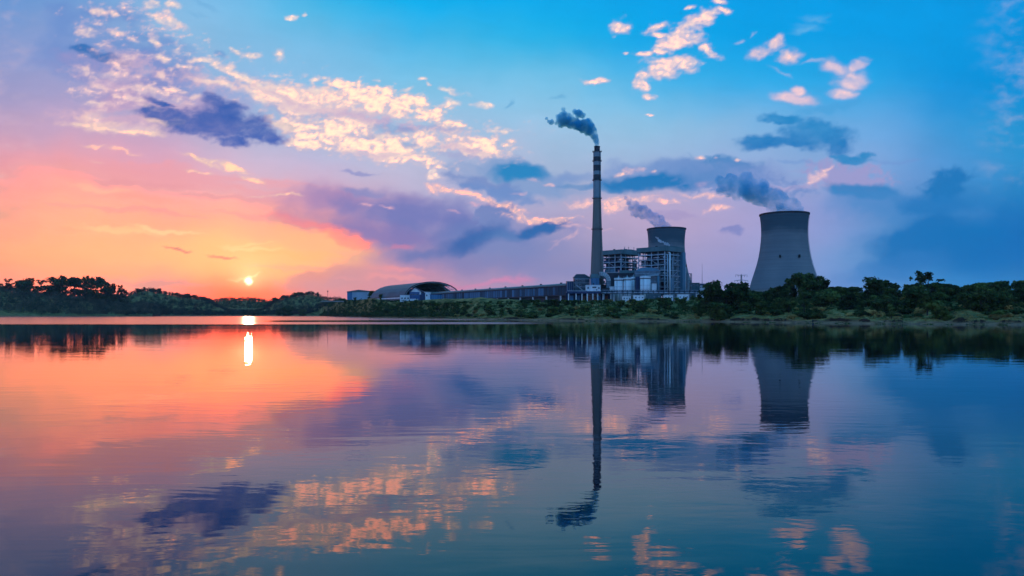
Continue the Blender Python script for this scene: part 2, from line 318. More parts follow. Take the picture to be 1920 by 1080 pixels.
class MB:
    """collects solids and links them as one mesh"""
    def __init__(s): s.v = []; s.f = []; s.sm = []
    def add(s, v, f, smooth=False):
        b = len(s.v); s.v += [tuple(p) for p in v]; s.f += [tuple(b + i for i in q) for q in f]; s.sm += [smooth] * len(f); return s
    def box(s, c, d, rz=0):
        x, y, z = d[0] / 2, d[1] / 2, d[2] / 2; ca, sa = math.cos(rz), math.sin(rz)
        P = [(-x,-y,-z),(x,-y,-z),(x,y,-z),(-x,y,-z),(-x,-y,z),(x,-y,z),(x,y,z),(-x,y,z)]
        P = [(c[0] + p[0] * ca - p[1] * sa, c[1] + p[0] * sa + p[1] * ca, c[2] + p[2]) for p in P]
        return s.add(P, [(0,3,2,1),(4,5,6,7),(0,1,5,4),(1,2,6,5),(2,3,7,6),(3,0,4,7)])
    def beam(s, a, b, w, h=None):
        a, b = Vector(a), Vector(b); d = (b - a).normalized(); h = h or w
        up = Vector((0, 0, 1)) if abs(d.z) < .95 else Vector((1, 0, 0))
        r = d.cross(up).normalized() * w / 2; u = r.cross(d).normalized() * h / 2
        P = [a - r - u, a + r - u, a + r + u, a - r + u, b - r - u, b + r - u, b + r + u, b - r + u]
        return s.add(P, [(3,2,1,0),(4,5,6,7),(0,1,5,4),(1,2,6,5),(2,3,7,6),(3,0,4,7)])
    def cyl(s, a, b, r0, r1=None, n=12, cap=True):
        a, b = Vector(a), Vector(b); r1 = r0 if r1 is None else r1; d = (b - a).normalized()
        up = Vector((0, 0, 1)) if abs(d.z) < .95 else Vector((1, 0, 0))
        r = d.cross(up).normalized(); u = r.cross(d); P = []
        for p, rr in ((a, r0), (b, r1)):
            for i in range(n):
                t = 2 * math.pi * i / n; P.append(p + (r * math.cos(t) + u * math.sin(t)) * rr)
        s.add(P, [(i, i + n, (i + 1) % n + n, (i + 1) % n) for i in range(n)], True)
        if cap: s.add([], []); b0 = len(s.v) - 2 * n; s.f += [tuple(b0 + i for i in range(n)), tuple(b0 + n + i for i in reversed(range(n)))]; s.sm += [False] * 2
        return s
    def lathe(s, prof, n=64, smooth=True, c=(0, 0), close=False):
        P = [(c[0] + r * math.cos(2 * math.pi * i / n), c[1] + r * math.sin(2 * math.pi * i / n), z) for r, z in prof for i in range(n)]
        m = len(prof); rg = range(m if close else m - 1)
        return s.add(P, [(j * n + i, j * n + (i + 1) % n, ((j + 1) % m) * n + (i + 1) % n, ((j + 1) % m) * n + i) for j in rg for i in range(n)], smooth)
    def prism(s, poly, y0, y1, axis='y'):
        n = len(poly)
        f = (lambda a, b, y: (a, y, b)) if axis == 'y' else ((lambda a, b, y: (y, a, b)) if axis == 'x' else (lambda a, b, y: (a, b, y)))
        P = [f(a, b, y0) for a, b in poly] + [f(a, b, y1) for a, b in poly]
        return s.add(P, [tuple(range(n)), tuple(reversed(range(n, 2 * n)))] + [(i, i + n, (i + 1) % n + n, (i + 1) % n) for i in range(n)])
    def build(s, name, mt, parent=None, loc=None, rz=None, label=None):
        me = bpy.data.meshes.new(name); me.from_pydata(s.v, [], s.f)
        me.polygons.foreach_set('use_smooth', s.sm)
        import bmesh
        bm = bmesh.new(); bm.from_mesh(me); bmesh.ops.recalc_face_normals(bm, faces=bm.faces); bm.to_mesh(me); bm.free()
        o = link(name, me, mt, parent, loc, rz)
        if label: o['label'] = label
        return o
def nodes(name):
    m = bpy.data.materials.new(name); m.use_nodes = True; nt = m.node_tree; nt.nodes.clear()
    return m, nt, nt.nodes.new, nt.links.new
def mat(name, col, rough=.7, var=.25, scale=.15, col2=None, metal=0, bump=.0, streak=False, spec=.3, rand=0, tint=None):
    m, nt, N, L = nodes(name)
    out = N('ShaderNodeOutputMaterial'); b = N('ShaderNodeBsdfPrincipled'); L(b.outputs[0], out.inputs[0])
    tc = N('ShaderNodeTexCoord'); mp = N('ShaderNodeMapping'); L(tc.outputs['Object'], mp.inputs[0])
    if streak: mp.inputs['Scale'].default_value = (1, 1, .12)
    n = N('ShaderNodeTexNoise'); n.inputs['Scale'].default_value = scale; n.inputs['Detail'].default_value = 6; n.inputs['Roughness'].default_value = .62
    L(mp.outputs[0], n.inputs[0])
    r = N('ShaderNodeMapRange'); r.inputs[1].default_value = .3; r.inputs[2].default_value = .7; L(n.outputs[0], r.inputs[0])
    mx = N('ShaderNodeMix'); mx.data_type = 'RGBA'; L(r.outputs[0], mx.inputs[0])
    c2 = col2 or tuple(c * (1 - var) for c in col); c1 = tuple(min(1, c * (1 + var * .5)) for c in col)
    mx.inputs[6].default_value = (*c1, 1); mx.inputs[7].default_value = (*c2, 1); last = mx.outputs[2]
    if rand:
        oi = N('ShaderNodeObjectInfo'); rr = N('ShaderNodeMapRange'); rr.inputs[3].default_value = 1 - rand; rr.inputs[4].default_value = 1 + rand
        L(oi.outputs['Random'], rr.inputs[0]); hs = N('ShaderNodeHueSaturation'); L(rr.outputs[0], hs.inputs['Value']); L(last, hs.inputs['Color']); last = hs.outputs[0]
    L(last, b.inputs['Base Color']); b.inputs['Roughness'].default_value = rough; b.inputs['Metallic'].default_value = metal
    b.inputs['Specular IOR Level'].default_value = spec
    if bump:
        bp = N('ShaderNodeBump'); bp.inputs['Strength'].default_value = 1; bp.inputs['Distance'].default_value = bump; L(n.outputs[0], bp.inputs['Height']); L(bp.outputs[0], b.inputs['Normal'])
    return m
M = {}
def foliage(name, c1, c2, c3, scale):
    m, nt, N, L = nodes(name)
    out = N('ShaderNodeOutputMaterial'); b = N('ShaderNodeBsdfPrincipled'); 
    ge = N('ShaderNodeNewGeometry'); n = N('ShaderNodeTexNoise'); n.inputs['Scale'].default_value = scale; n.inputs['Detail'].default_value = 4
    L(ge.outputs['Position'], n.inputs[0])
    cr = N('ShaderNodeValToRGB'); L(n.outputs[0], cr.inputs[0]); e = cr.color_ramp.elements
    e[0].position = .34; e[0].color = (*c1, 1); e[1].position = .68; e[1].color = (*c3, 1); k = e.new(.52); k.color = (*c2, 1)
    oi = N('ShaderNodeObjectInfo'); rr = N('ShaderNodeMapRange'); rr.inputs[3].default_value = .55; rr.inputs[4].default_value = 1.55
    L(oi.outputs['Random'], rr.inputs[0]); hs = N('ShaderNodeHueSaturation'); L(rr.outputs[0], hs.inputs['Value']); L(cr.outputs[0], hs.inputs['Color'])
    L(hs.outputs[0], b.inputs['Base Color']); b.inputs['Roughness'].default_value = .8; b.inputs['Specular IOR Level'].default_value = .15
    tr = N('ShaderNodeBsdfTranslucent'); L(hs.outputs[0], tr.inputs[0]); mx = N('ShaderNodeMixShader'); mx.inputs[0].default_value = .25
    L(b.outputs[0], mx.inputs[1]); L(tr.outputs[0], mx.inputs[2]); L(mx.outputs[0], out.inputs[0])
    return m
# ---------------------------------------------------------------- materials
M['leaf_dark'] = foliage('leaf_dark', (.02,.035,.012), (.045,.07,.017), (.09,.115,.03), .28)
M['leaf_mid'] = foliage('leaf_mid', (.035,.055,.014), (.085,.115,.025), (.17,.19,.045), .3)
M['leaf_wood'] = foliage('leaf_wood', (.014,.02,.012), (.045,.048,.028), (.10,.09,.055), .03)
M['leaf_dry'] = foliage('leaf_dry', (.20,.125,.04), (.42,.26,.08), (.62,.40,.14), .2)
M['bark'] = mat('bark', (.05,.038,.03), .9, .4, 1.2)
M['concrete'] = mat('concrete', (.30,.275,.26), .85, .22, .06, streak=True)
M['shell'] = None
M['white_paint'] = mat('white_paint', (.80,.81,.83), .5, .25, .25, streak=True, rand=.08)
M['pale_steel'] = mat('pale_steel', (.36,.43,.50), .5, .35, .2, rand=.4)
M['steel'] = mat('steel', (.17,.22,.27), .55, .35, .2, rand=.3)
M['dark_steel'] = mat('dark_steel', (.035,.045,.06), .6, .4, .2, rand=.2)
M['teal_roof'] = mat('teal_roof', (.055,.15,.17), .5, .3, .12, rand=.12)
M['teal_wall'] = mat('teal_wall', (.07,.16,.20), .55, .35, .15, streak=True, rand=.35)
M['blue_panel'] = mat('blue_panel', (.05,.19,.36), .45, .25, .2, streak=True, rand=.12)
M['blue_dark'] = mat('blue_dark', (.02,.05,.13), .5, .3, .2)
M['black'] = mat('black', (.008,.009,.012), .8, .3, .2)
M['glass'] = mat('glass', (.02,.03,.045), .12, .2, .3, spec=.6)
M['band_dark'] = mat('band_dark', (.03,.045,.06), .7, .4, .15, col2=(.05,.045,.05), streak=True)
M['band_pale'] = mat('band_pale', (.24,.29,.33), .7, .3, .15, streak=True)
M['gallery_wall'] = mat('gallery_wall', (.065,.15,.25), .7, .6, .35, streak=True, rand=.65)
M['brick_red'] = mat('brick_red', (.25,.12,.09), .9, .3, .5, rand=.2)
M['earth'] = mat('earth', (.19,.12,.09), .95, .4, .5)

# ---------------------------------------------------------------- the sky dome
def build_sky():
    az = np.concatenate([np.arange(-180, -52, 4.), np.arange(-52, -40, .5), np.arange(-40, 40.01, .085), np.arange(40.5, 52, .5), np.arange(52, 180.01, 4.)])
    el = np.concatenate([[-60, -30, -14, -6], np.arange(-3, 0, .25), np.arange(0, 25.5, .085), np.arange(26, 34, .5), np.arange(35, 90.01, 3.)])
    el[-1] = 90
    AZ, EL = np.meshgrid(np.radians(az), np.radians(el))
    c = sky_dir(AZ, EL)
    below = (EL < 0)
    Rr = 9500.
    v = np.stack([np.sin(AZ) * np.cos(EL), np.cos(AZ) * np.cos(EL), np.sin(EL)], -1) * Rr
    ne, na = AZ.shape; idx = np.arange(ne * na).reshape(ne, na)
    q = np.stack([idx[:-1, :-1], idx[:-1, 1:], idx[1:, 1:], idx[1:, :-1]], -1).reshape(-1, 4)
    me = bpy.data.meshes.new('sky')
    v = v.reshape(-1, 3)
    me.vertices.add(len(v)); me.vertices.foreach_set('co', v.astype(np.float32).ravel())
    me.loops.add(q.size); me.loops.foreach_set('vertex_index', q.astype(np.int32).ravel())
    me.polygons.add(len(q)); me.polygons.foreach_set('loop_start', np.arange(0, q.size, 4, dtype=np.int32))
    me.update(calc_edges=True)
    at = me.color_attributes.new('sky_radiance', 'FLOAT_COLOR', 'POINT')
    cc = np.ones((len(v), 4), np.float32); cc[:, :3] = c.reshape(-1, 3); at.data.foreach_set('color', cc.ravel())
    m, nt, N, L = nodes('sky_glow')
    out = N('ShaderNodeOutputMaterial'); e = N('ShaderNodeEmission'); t = N('ShaderNodeBsdfTransparent'); a = N('ShaderNodeAddShader')
    vc = N('ShaderNodeVertexColor'); vc.layer_name = 'sky_radiance'; L(vc.outputs[0], e.inputs[0])
    L(e.outputs[0], a.inputs[0]); L(t.outputs[0], a.inputs[1]); L(a.outputs[0], out.inputs[0])
    m.cycles.emission_sampling = 'NONE'
    me.materials.append(m)
    o = bpy.data.objects.new('sky', me); COL.objects.link(o); o['kind'] = 'structure'
build_sky()

# ---------------------------------------------------------------- ground
SHX = [-3000, -600, 0, 150, 285, 300, 420, 600, 640, 680, 700, 760, 800, 850, 900, 1000, 1100, 1250, 1360, 1500, 1640, 1770, 1920, 2400, 4000]
SHD = [1400, 1500, 1750, 1850, 1900, 2450, 2500, 2300, 1720, 1480, 1280, 1090, 980, 890, 790, 680, 600, 575, 540, 470, 430, 405, 385, 330, 200]
def shore(px): return np.interp(px, SHX, SHD) * (1 + .012 * fbm(px / 45., px * 0 + 3.3, 4, 31))
PX_ = [-600, 560, 635, 700, 730, 900, 1000, 1300, 1400, 1800, 2400]; PZ_ = [12, 14, 42, 38, 30, 29, 22, 22, 21, 22, 24]
PL_ = [400, 400, 130, 120, 150, 170, 230, 250, 200, 170, 170]
def ground_pd(px, D):
    S = shore(px); s = D - S
    s1 = s + 5 * fbm(px / 22., D / 60., 3, 33)
    cut = np.clip(.6 + 1.1 * fbm(px / 60., px * 0 + 9, 3, 35), .15, 1.2) * np.interp(px, [600, 1000, 1300], [.2, .7, 1.1])
    h = np.where(s < 0, np.maximum(s * .06, -3.), 0) + 1.0 * sm(0, 14, s) + cut * 2.4 * sm(11, 15.5, s1) + 1.8 * sm(24, 64, s)
    Pz = np.interp(px, PX_, PZ_); Lr = np.interp(px, PX_, PL_)
    h = h + (Pz - 5) * sm(45, Lr, s) ** 1.15
    lump = fbm(px / 40., D / 70., 4, 36)
    h = h + .8 * fbm(px / 14., D / 11., 3, 38) * sm(18, 40, s) * (1 - sm(100, 160, s)) + 1.1 * lump * sm(35, 90, s) * (1 - .75 * sm(Lr * .8, Lr, s))
    # wooded hills on the far side
    def hill(c, w, D0, wd, A, p=2.0): return A * np.exp(-np.abs((px - c) / w) ** p) * np.exp(-np.abs((D - D0) / wd) ** 2.2)
    hh = hill(50, 170, 2350, 330, 40, 2.8) + hill(328, 84, 2950, 300, 52, 5.0) + hill(200, 110, 2900, 300, 55, 2.4)
    hh = hh + hill(450, 90, 3900, 350, 66, 3.) + hill(552, 50, 3050, 280, 54, 3.6) + hill(610, 60, 3200, 260, 30, 2.2)
    hh = hh + hill(-250, 260, 2500, 400, 85, 3) + hill(2300, 300, 1500, 500, 60, 3)
    h = h + hh * sm(0, 200, s) * (1 + .05 * fbm(px / 18., D / 120., 3, 37))
    return h
def az_px(az):
    a0 = R(62); aa = np.clip(az, -a0, a0)
    return 960 + F * (np.tan(aa) + (az - aa) * 2.)
def ground_z(x, y):
    x = np.asarray(x, float); y = np.asarray(y, float)
    return ground_pd(960 + F * x / y, y)
def build_ground():
    az = np.radians(np.concatenate([np.arange(-180, -60, 5.), np.arange(-60, -40, 1.), np.arange(-40, 40.01, .17), np.arange(41, 60, 1.), np.arange(60, 180.01, 5.)]))
    ss = np.concatenate([np.arange(0, 9, 3.), np.arange(9, 24, 1.), np.arange(24, 30, 2.), np.arange(30, 70, 4.), np.arange(70, 300, 10.), np.arange(300, 1500, 40.), np.arange(1500, 2600, 100.), [3000, 3500]])
    px = az_px(az); S = shore(px); ca = np.cos(np.clip(az, -R(62), R(62)))
    back = sm(R(62), R(100), np.abs(az)); S = S * (1 - back) + 3.0 * back
    rows = []
    for f in (.0008, .02, .2, .5, .8, .95, .985): rows.append((f * S - S))
    for s in ss: rows.append(np.full_like(S, s))
    sR = np.array(rows); D = S[None] + sR
    h = np.where(np.abs(az)[None] < R(64), ground_pd(np.broadcast_to(px, D.shape), D), 0)
    hb = np.where(sR < 0, np.maximum(sR * .4, -3), 4 * sm(0, 8, sR) + 14 * sm(40, 500, sR))
    h = h * (1 - back) + hb * back
    r = D / ca[None]
    v = np.stack([r * np.sin(az), r * np.cos(az), h], -1)
    ne, na = D.shape; idx = np.arange(ne * na).reshape(ne, na)
    q = np.stack([idx[:-1, :-1], idx[:-1, 1:], idx[1:, 1:], idx[1:, :-1]], -1).reshape(-1, 4)
    m, nt, N, L = nodes('ground_soil_and_grass')
    out = N('ShaderNodeOutputMaterial'); b = N('ShaderNodeBsdfPrincipled'); L(b.outputs[0], out.inputs[0])
    ge = N('ShaderNodeNewGeometry'); sp = N('ShaderNodeSeparateXYZ'); L(ge.outputs['Position'], sp.inputs[0])
    n1 = N('ShaderNodeTexNoise'); n1.inputs['Scale'].default_value = .09; n1.inputs['Detail'].default_value = 8; L(ge.outputs['Position'], n1.inputs[0])
    n2 = N('ShaderNodeTexNoise'); n2.inputs['Scale'].default_value = .16; n2.inputs['Detail'].default_value = 5; L(ge.outputs['Position'], n2.inputs[0])
    g = N('ShaderNodeValToRGB'); L(n1.outputs[0], g.inputs[0]); e = g.color_ramp.elements
    e[0].position = .33; e[0].color = (.05,.06,.02,1); e[1].position = .66; e[1].color = (.38,.25,.09,1); k = e.new(.5); k.color = (.20,.15,.045,1)
    sn = N('ShaderNodeValToRGB'); L(n2.outputs[0], sn.inputs[0]); e = sn.color_ramp.elements
    e[0].position = .3; e[0].color = (.15,.06,.03,1); e[1].position = .7; e[1].color = (.42,.20,.105,1)
    mz = N('ShaderNodeMath'); mz.operation = 'MULTIPLY_ADD'; L(n1.outputs[0], mz.inputs[0]); mz.inputs[1].default_value = 4.0; L(sp.outputs[2], mz.inputs[2])
    mr = N('ShaderNodeMapRange'); L(mz.outputs[0], mr.inputs[0]); mr.inputs[1].default_value = 3.3; mr.inputs[2].default_value = 4.3
    mx = N('ShaderNodeMix'); mx.data_type = 'RGBA'; L(mr.outputs[0], mx.inputs[0]); L(sn.outputs[0], mx.inputs[6]); L(g.outputs[0], mx.inputs[7])
    spn = N('ShaderNodeSeparateXYZ'); L(ge.outputs['True Normal'], spn.inputs[0])
    ms = N('ShaderNodeMapRange'); L(spn.outputs[2], ms.inputs[0]); ms.inputs[1].default_value = .93; ms.inputs[2].default_value = .8
    mlo = N('ShaderNodeMapRange'); L(sp.outputs[2], mlo.inputs[0]); mlo.inputs[1].default_value = 7; mlo.inputs[2].default_value = 5; mmu = N('ShaderNodeMath'); mmu.operation = 'MULTIPLY'; L(ms.outputs[0], mmu.inputs[0]); L(mlo.outputs[0], mmu.inputs[1])
    mx2 = N('ShaderNodeMix'); mx2.data_type = 'RGBA'; L(mmu.outputs[0], mx2.inputs[0]); L(mx.outputs[2], mx2.inputs[6]); mx2.inputs[7].default_value = (.045,.018,.012,1)
    L(mx2.outputs[2], b.inputs['Base Color']); b.inputs['Roughness'].default_value = .95; b.inputs['Specular IOR Level'].default_value = .1
    bp = N('ShaderNodeBump'); bp.inputs['Distance'].default_value = .5; L(n2.outputs[0], bp.inputs['Height']); L(bp.outputs[0], b.inputs['Normal'])
    me = np_mesh('ground', v.reshape(-1, 3), q, True)
    tag(link('ground', me, m), kind='structure')
build_ground()

# ---------------------------------------------------------------- lake water
def build_water():
    n = 96; rr = [0, 5, 15, 40, 100, 250, 600, 1200, 2400, 3100]
    v = [(0, 0, 0)] + [(r * math.cos(2 * math.pi * i / n), r * math.sin(2 * math.pi * i / n), 0) for r in rr[1:] for i in range(n)]
    f = [(0, 1 + i, 1 + (i + 1) % n) for i in range(n)]
    for j in range(len(rr) - 2):
        b = 1 + j * n; f += [(b + i, b + n + i, b + n + (i + 1) % n, b + (i + 1) % n) for i in range(n)]
    me = bpy.data.meshes.new('water'); me.from_pydata(v, [], f); me.update()
    m, nt, N, L = nodes('lake_water')
    out = N('ShaderNodeOutputMaterial'); b = N('ShaderNodeBsdfPrincipled'); L(b.outputs[0], out.inputs[0])
    b.inputs['Base Color'].default_value = (.0, .003, .012, 1); b.inputs['IOR'].default_value = 1.42; b.inputs['Specular IOR Level'].default_value = .5
    ge = N('ShaderNodeNewGeometry'); sp = N('ShaderNodeSeparateXYZ'); L(ge.outputs['Position'], sp.inputs[0])
    def noise(sx, sy, detail, rough=.5, rot=0, dist=0):
        mp = N('ShaderNodeMapping'); mp.inputs['Rotation'].default_value = (0, 0, R(rot)); mp.inputs['Scale'].default_value = (sx, sy, 1); L(ge.outputs['Position'], mp.inputs[0])
        t = N('ShaderNodeTexNoise'); t.inputs['Scale'].default_value = 1; t.inputs['Detail'].default_value = detail; t.inputs['Roughness'].default_value = rough; t.inputs['Distortion'].default_value = dist; L(mp.outputs[0], t.inputs[0]); return t.outputs[0]
    def math_(op, a, b_, c=None):
        k = N('ShaderNodeMath'); k.operation = op
        for i, q in enumerate((a, b_, c)):
            if q is None: continue
            if isinstance(q, (int, float)): k.inputs[i].default_value = q
            else: L(q, k.inputs[i])
        return k.outputs[0]
    def rng(a, lo, hi, o0=0., o1=1., smooth=True):
        k = N('ShaderNodeMapRange'); k.interpolation_type = 'SMOOTHSTEP' if smooth else 'LINEAR'; L(a, k.inputs[0])
        k.inputs[1].default_value = lo; k.inputs[2].default_value = hi; k.inputs[3].default_value = o0; k.inputs[4].default_value = o1; return k.outputs[0]
    # ripples: short wind ripple in patches, longer swell
    patch = rng(noise(.012, .03, 3), .40, .62, .22, 1.)
    rip = math_('ADD', noise(.8, 1.5, 3, .6, 24, .6), noise(.55, 1.1, 2, .5, -31, .4)); swl = math_('ADD', noise(.10, .27, 3, .55, 12, .8), math_('MULTIPLY', noise(.22, .42, 2, .5, -22, .5), .5))
    # ruffled water far out on the left, with calm streaks in it
    far = rng(sp.outputs[1], 395, 440); streak = rng(noise(.0012, .011, 3), .36, .46)
    # a thin calm gap across the ruffled band
    calm = math_('MULTIPLY', rng(sp.outputs[1], 520, 560), rng(sp.outputs[1], 760, 640))
    calm = math_('MULTIPLY', calm, rng(math_('DIVIDE', sp.outputs[0], sp.outputs[1]), -.36, -.30))
    ruf = math_('MULTIPLY', far, math_('SUBTRACT', 1., math_('MULTIPLY', calm, .9)))
    ruf = math_('MULTIPLY', ruf, rng(math_('DIVIDE', sp.outputs[0], sp.outputs[1]), .14, -.06))
    h = math_('ADD', math_('MULTIPLY', math_('MULTIPLY', rip, .0042), patch), math_('MULTIPLY', swl, .012))
    bp = N('ShaderNodeBump'); bp.inputs['Strength'].default_value = 1; bp.inputs['Distance'].default_value = 1
    L(h, bp.inputs['Height']); L(bp.outputs[0], b.inputs['Normal'])
    L(math_('ADD', math_('MULTIPLY', ruf, .20), .004), b.inputs['Roughness'])
    me.materials.append(m); tag(link('water', me, None), kind='structure')
build_water()
# ---------------------------------------------------------------- plant structures
def gz(px, D): return float(ground_pd(np.array([float(px)]), np.array([float(D)]))[0])
def shell_material():
    m, nt, N, L = nodes('cooling_tower_concrete')
    out = N('ShaderNodeOutputMaterial'); b = N('ShaderNodeBsdfPrincipled'); L(b.outputs[0], out.inputs[0])
    tc = N('ShaderNodeTexCoord'); sp = N('ShaderNodeSeparateXYZ'); L(tc.outputs['Object'], sp.inputs[0])
    mp = N('ShaderNodeMapping'); mp.inputs['Scale'].default_value = (.03, .03, .012); L(tc.outputs['Object'], mp.inputs[0])
    n = N('ShaderNodeTexNoise'); n.inputs['Scale'].default_value = 1; n.inputs['Detail'].default_value = 7; L(mp.outputs[0], n.inputs[0])
    mp2 = N('ShaderNodeMapping'); mp2.inputs['Scale'].default_value = (.004, .004, .33); L(tc.outputs['Object'], mp2.inputs[0])
    n2 = N('ShaderNodeTexNoise'); n2.inputs['Scale'].default_value = 1; n2.inputs['Detail'].default_value = 5; n2.inputs['Roughness'].default_value = .7; L(mp2.outputs[0], n2.inputs[0])
    cr = N('ShaderNodeValToRGB'); L(n.outputs[0], cr.inputs[0]); e = cr.color_ramp.elements
    e[0].position = .3; e[0].color = (.17,.185,.21,1); e[1].position = .7; e[1].color = (.24,.245,.255,1)
    # soot-darkened and repainted upper third, with a ragged lower edge
    ad = N('ShaderNodeMath'); ad.operation = 'MULTIPLY_ADD'; L(n.outputs[0], ad.inputs[0]); ad.inputs[1].default_value = 26; L(sp.outputs[2], ad.inputs[2])
    mr = N('ShaderNodeMapRange'); L(ad.outputs[0], mr.inputs[0]); mr.inputs[1].default_value = 84; mr.inputs[2].default_value = 92
    mx = N('ShaderNodeMix'); mx.data_type = 'RGBA'; L(mr.outputs[0], mx.inputs[0]); L(cr.outputs[0], mx.inputs[6]); mx.inputs[7].default_value = (.075,.115,.145,1)
    hs = N('ShaderNodeHueSaturation'); L(mx.outputs[2], hs.inputs['Color']); v = N('ShaderNodeMapRange'); L(n2.outputs[0], v.inputs[0]); v.inputs[1].default_value = .3; v.inputs[2].default_value = .7; v.inputs[3].default_value = .86; v.inputs[4].default_value = 1.12
    L(v.outputs[0], hs.inputs['Value']); L(hs.outputs[0], b.inputs['Base Color']); b.inputs['Roughness'].default_value = .9; b.inputs['Specular IOR Level'].default_value = .2
    w = N('ShaderNodeTexWave'); w.bands_direction = 'Z'; w.inputs['Scale'].default_value = .11; w.inputs['Distortion'].default_value = 0; L(tc.outputs['Object'], w.inputs[0])
    bp = N('ShaderNodeBump'); bp.inputs['Distance'].default_value = .09; L(w.outputs[0], bp.inputs['Height']); L(bp.outputs[0], b.inputs['Normal'])
    return m
M['shell'] = shell_material()
M['concrete_shaft'] = mat('concrete_shaft', (.20,.165,.15), .88, .35, .05, col2=(.13,.12,.12), streak=True)
M['roof_teal'] = mat('roof_teal', (.10,.19,.21), .5, .35, .08, streak=True, rand=.1)
M['blue_wall'] = mat('blue_wall', (.10,.24,.34), .5, .3, .1, streak=True)
M['pale_duct'] = mat('pale_duct', (.42,.46,.48), .5, .3, .2)
M['bunker'] = mat('bunker', (.04,.045,.065), .7, .4, .1, streak=True)
M['tower_clad'] = mat('tower_clad', (.055,.09,.12), .6, .4, .15, streak=True)
M['shed_roof'] = mat('shed_roof', (.03,.10,.13), .5, .3, .05, rand=.1)
M['blue_front'] = mat('blue_front', (.03,.10,.26), .5, .25, .2, streak=True)
M['ware_wall'] = mat('ware_wall', (.34,.42,.52), .6, .2, .1, streak=True, rand=.06)

def cooling_tower(px, D, base, label):
    t = empty('cooling_tower', (X(px, D), D, base), 0, label, 'cooling tower', 'concrete cooling towers of the power station')
    prof = [(39.5, 7.5), (38.3, 12), (36.2, 20), (33.4, 29), (30.6, 38), (28.4, 47), (26.9, 56), (25.8, 66), (25.35, 74), (25.4, 81), (25.9, 88), (26.6, 93), (26.9, 96.2)]
    inner = [(r - .9, z) for r, z in reversed(prof)]
    MB().lathe(prof + inner, 96, True, close=True).build('shell', M['shell'], t)
    MB().lathe([(26.2, 95.4), (27.6, 95.6), (27.7, 97.2), (26.2, 97.3)], 96, False, close=True).build('rim', M['dark_steel'], t)
    MB().lathe([(39.9, 7.2), (40.3, 7.3), (40.3, 9.0), (39.3, 9.2)], 96, False, close=True).build('ring_beam', M['concrete'], t)
    cme = None
    for i in range(36):
        for s in (-1, 1):
            a0 = 2 * math.pi * i / 36; a1 = a0 + s * math.pi / 36
            if cme is None:
                cme = MB().cyl((43.5, 0, -4), (39.8 * math.cos(math.pi / 36), 39.8 * math.sin(math.pi / 36), 7.3), .55, .45, 8)
                o = cme.build('support_column', M['concrete'], t, rz=a0); me_p = o.data; me_n = None; 
                if s == -1: o.rotation_euler.z = a0; o.scale.y = -1
            else:
                o = link('support_column', me_p, None, t, rz=a0); o.scale.y = s
    MB().lathe([(45, -6), (45, -3.2), (44.4, -3.2), (44.4, -6)], 64, False, close=True).build('basin_wall', M['concrete'], t)
    for az in (-118.5, -78):                     # the two small hatches facing the lake
        a = R(az); r = 29.9; MB().box((r * math.cos(a) + .0, r * math.sin(a), 46.5), (1.6, 1.5, 3.2), a).build('hatch', M['black'], t)
    # ladder with cage up the side
    lb = MB(); 
    for k in range(len(prof) - 1):
        (r0, z0), (r1, z1) = prof[k], prof[k + 1]; a = R(-20)
        for da in (-.012, .012): lb.beam(((r0 + .5) * math.cos(a + da), (r0 + .5) * math.sin(a + da), z0), ((r1 + .5) * math.cos(a + da), (r1 + .5) * math.sin(a + da), z1), .25)
    lb.build('ladder', M['steel'], t)
    return t
ct = cooling_tower(1470.5, 860, 24, 'wide cooling tower standing alone above the trees, seen whole')
ct2 = copy_tree(ct); ct2.location = (X(1249.5, 1060), 1060, 24.5); ct2.scale = (1, 1, 1.055); ct2.rotation_euler.z = R(40)
ct2['label'] = 'cooling tower rising behind the boiler house roof, only its top visible'

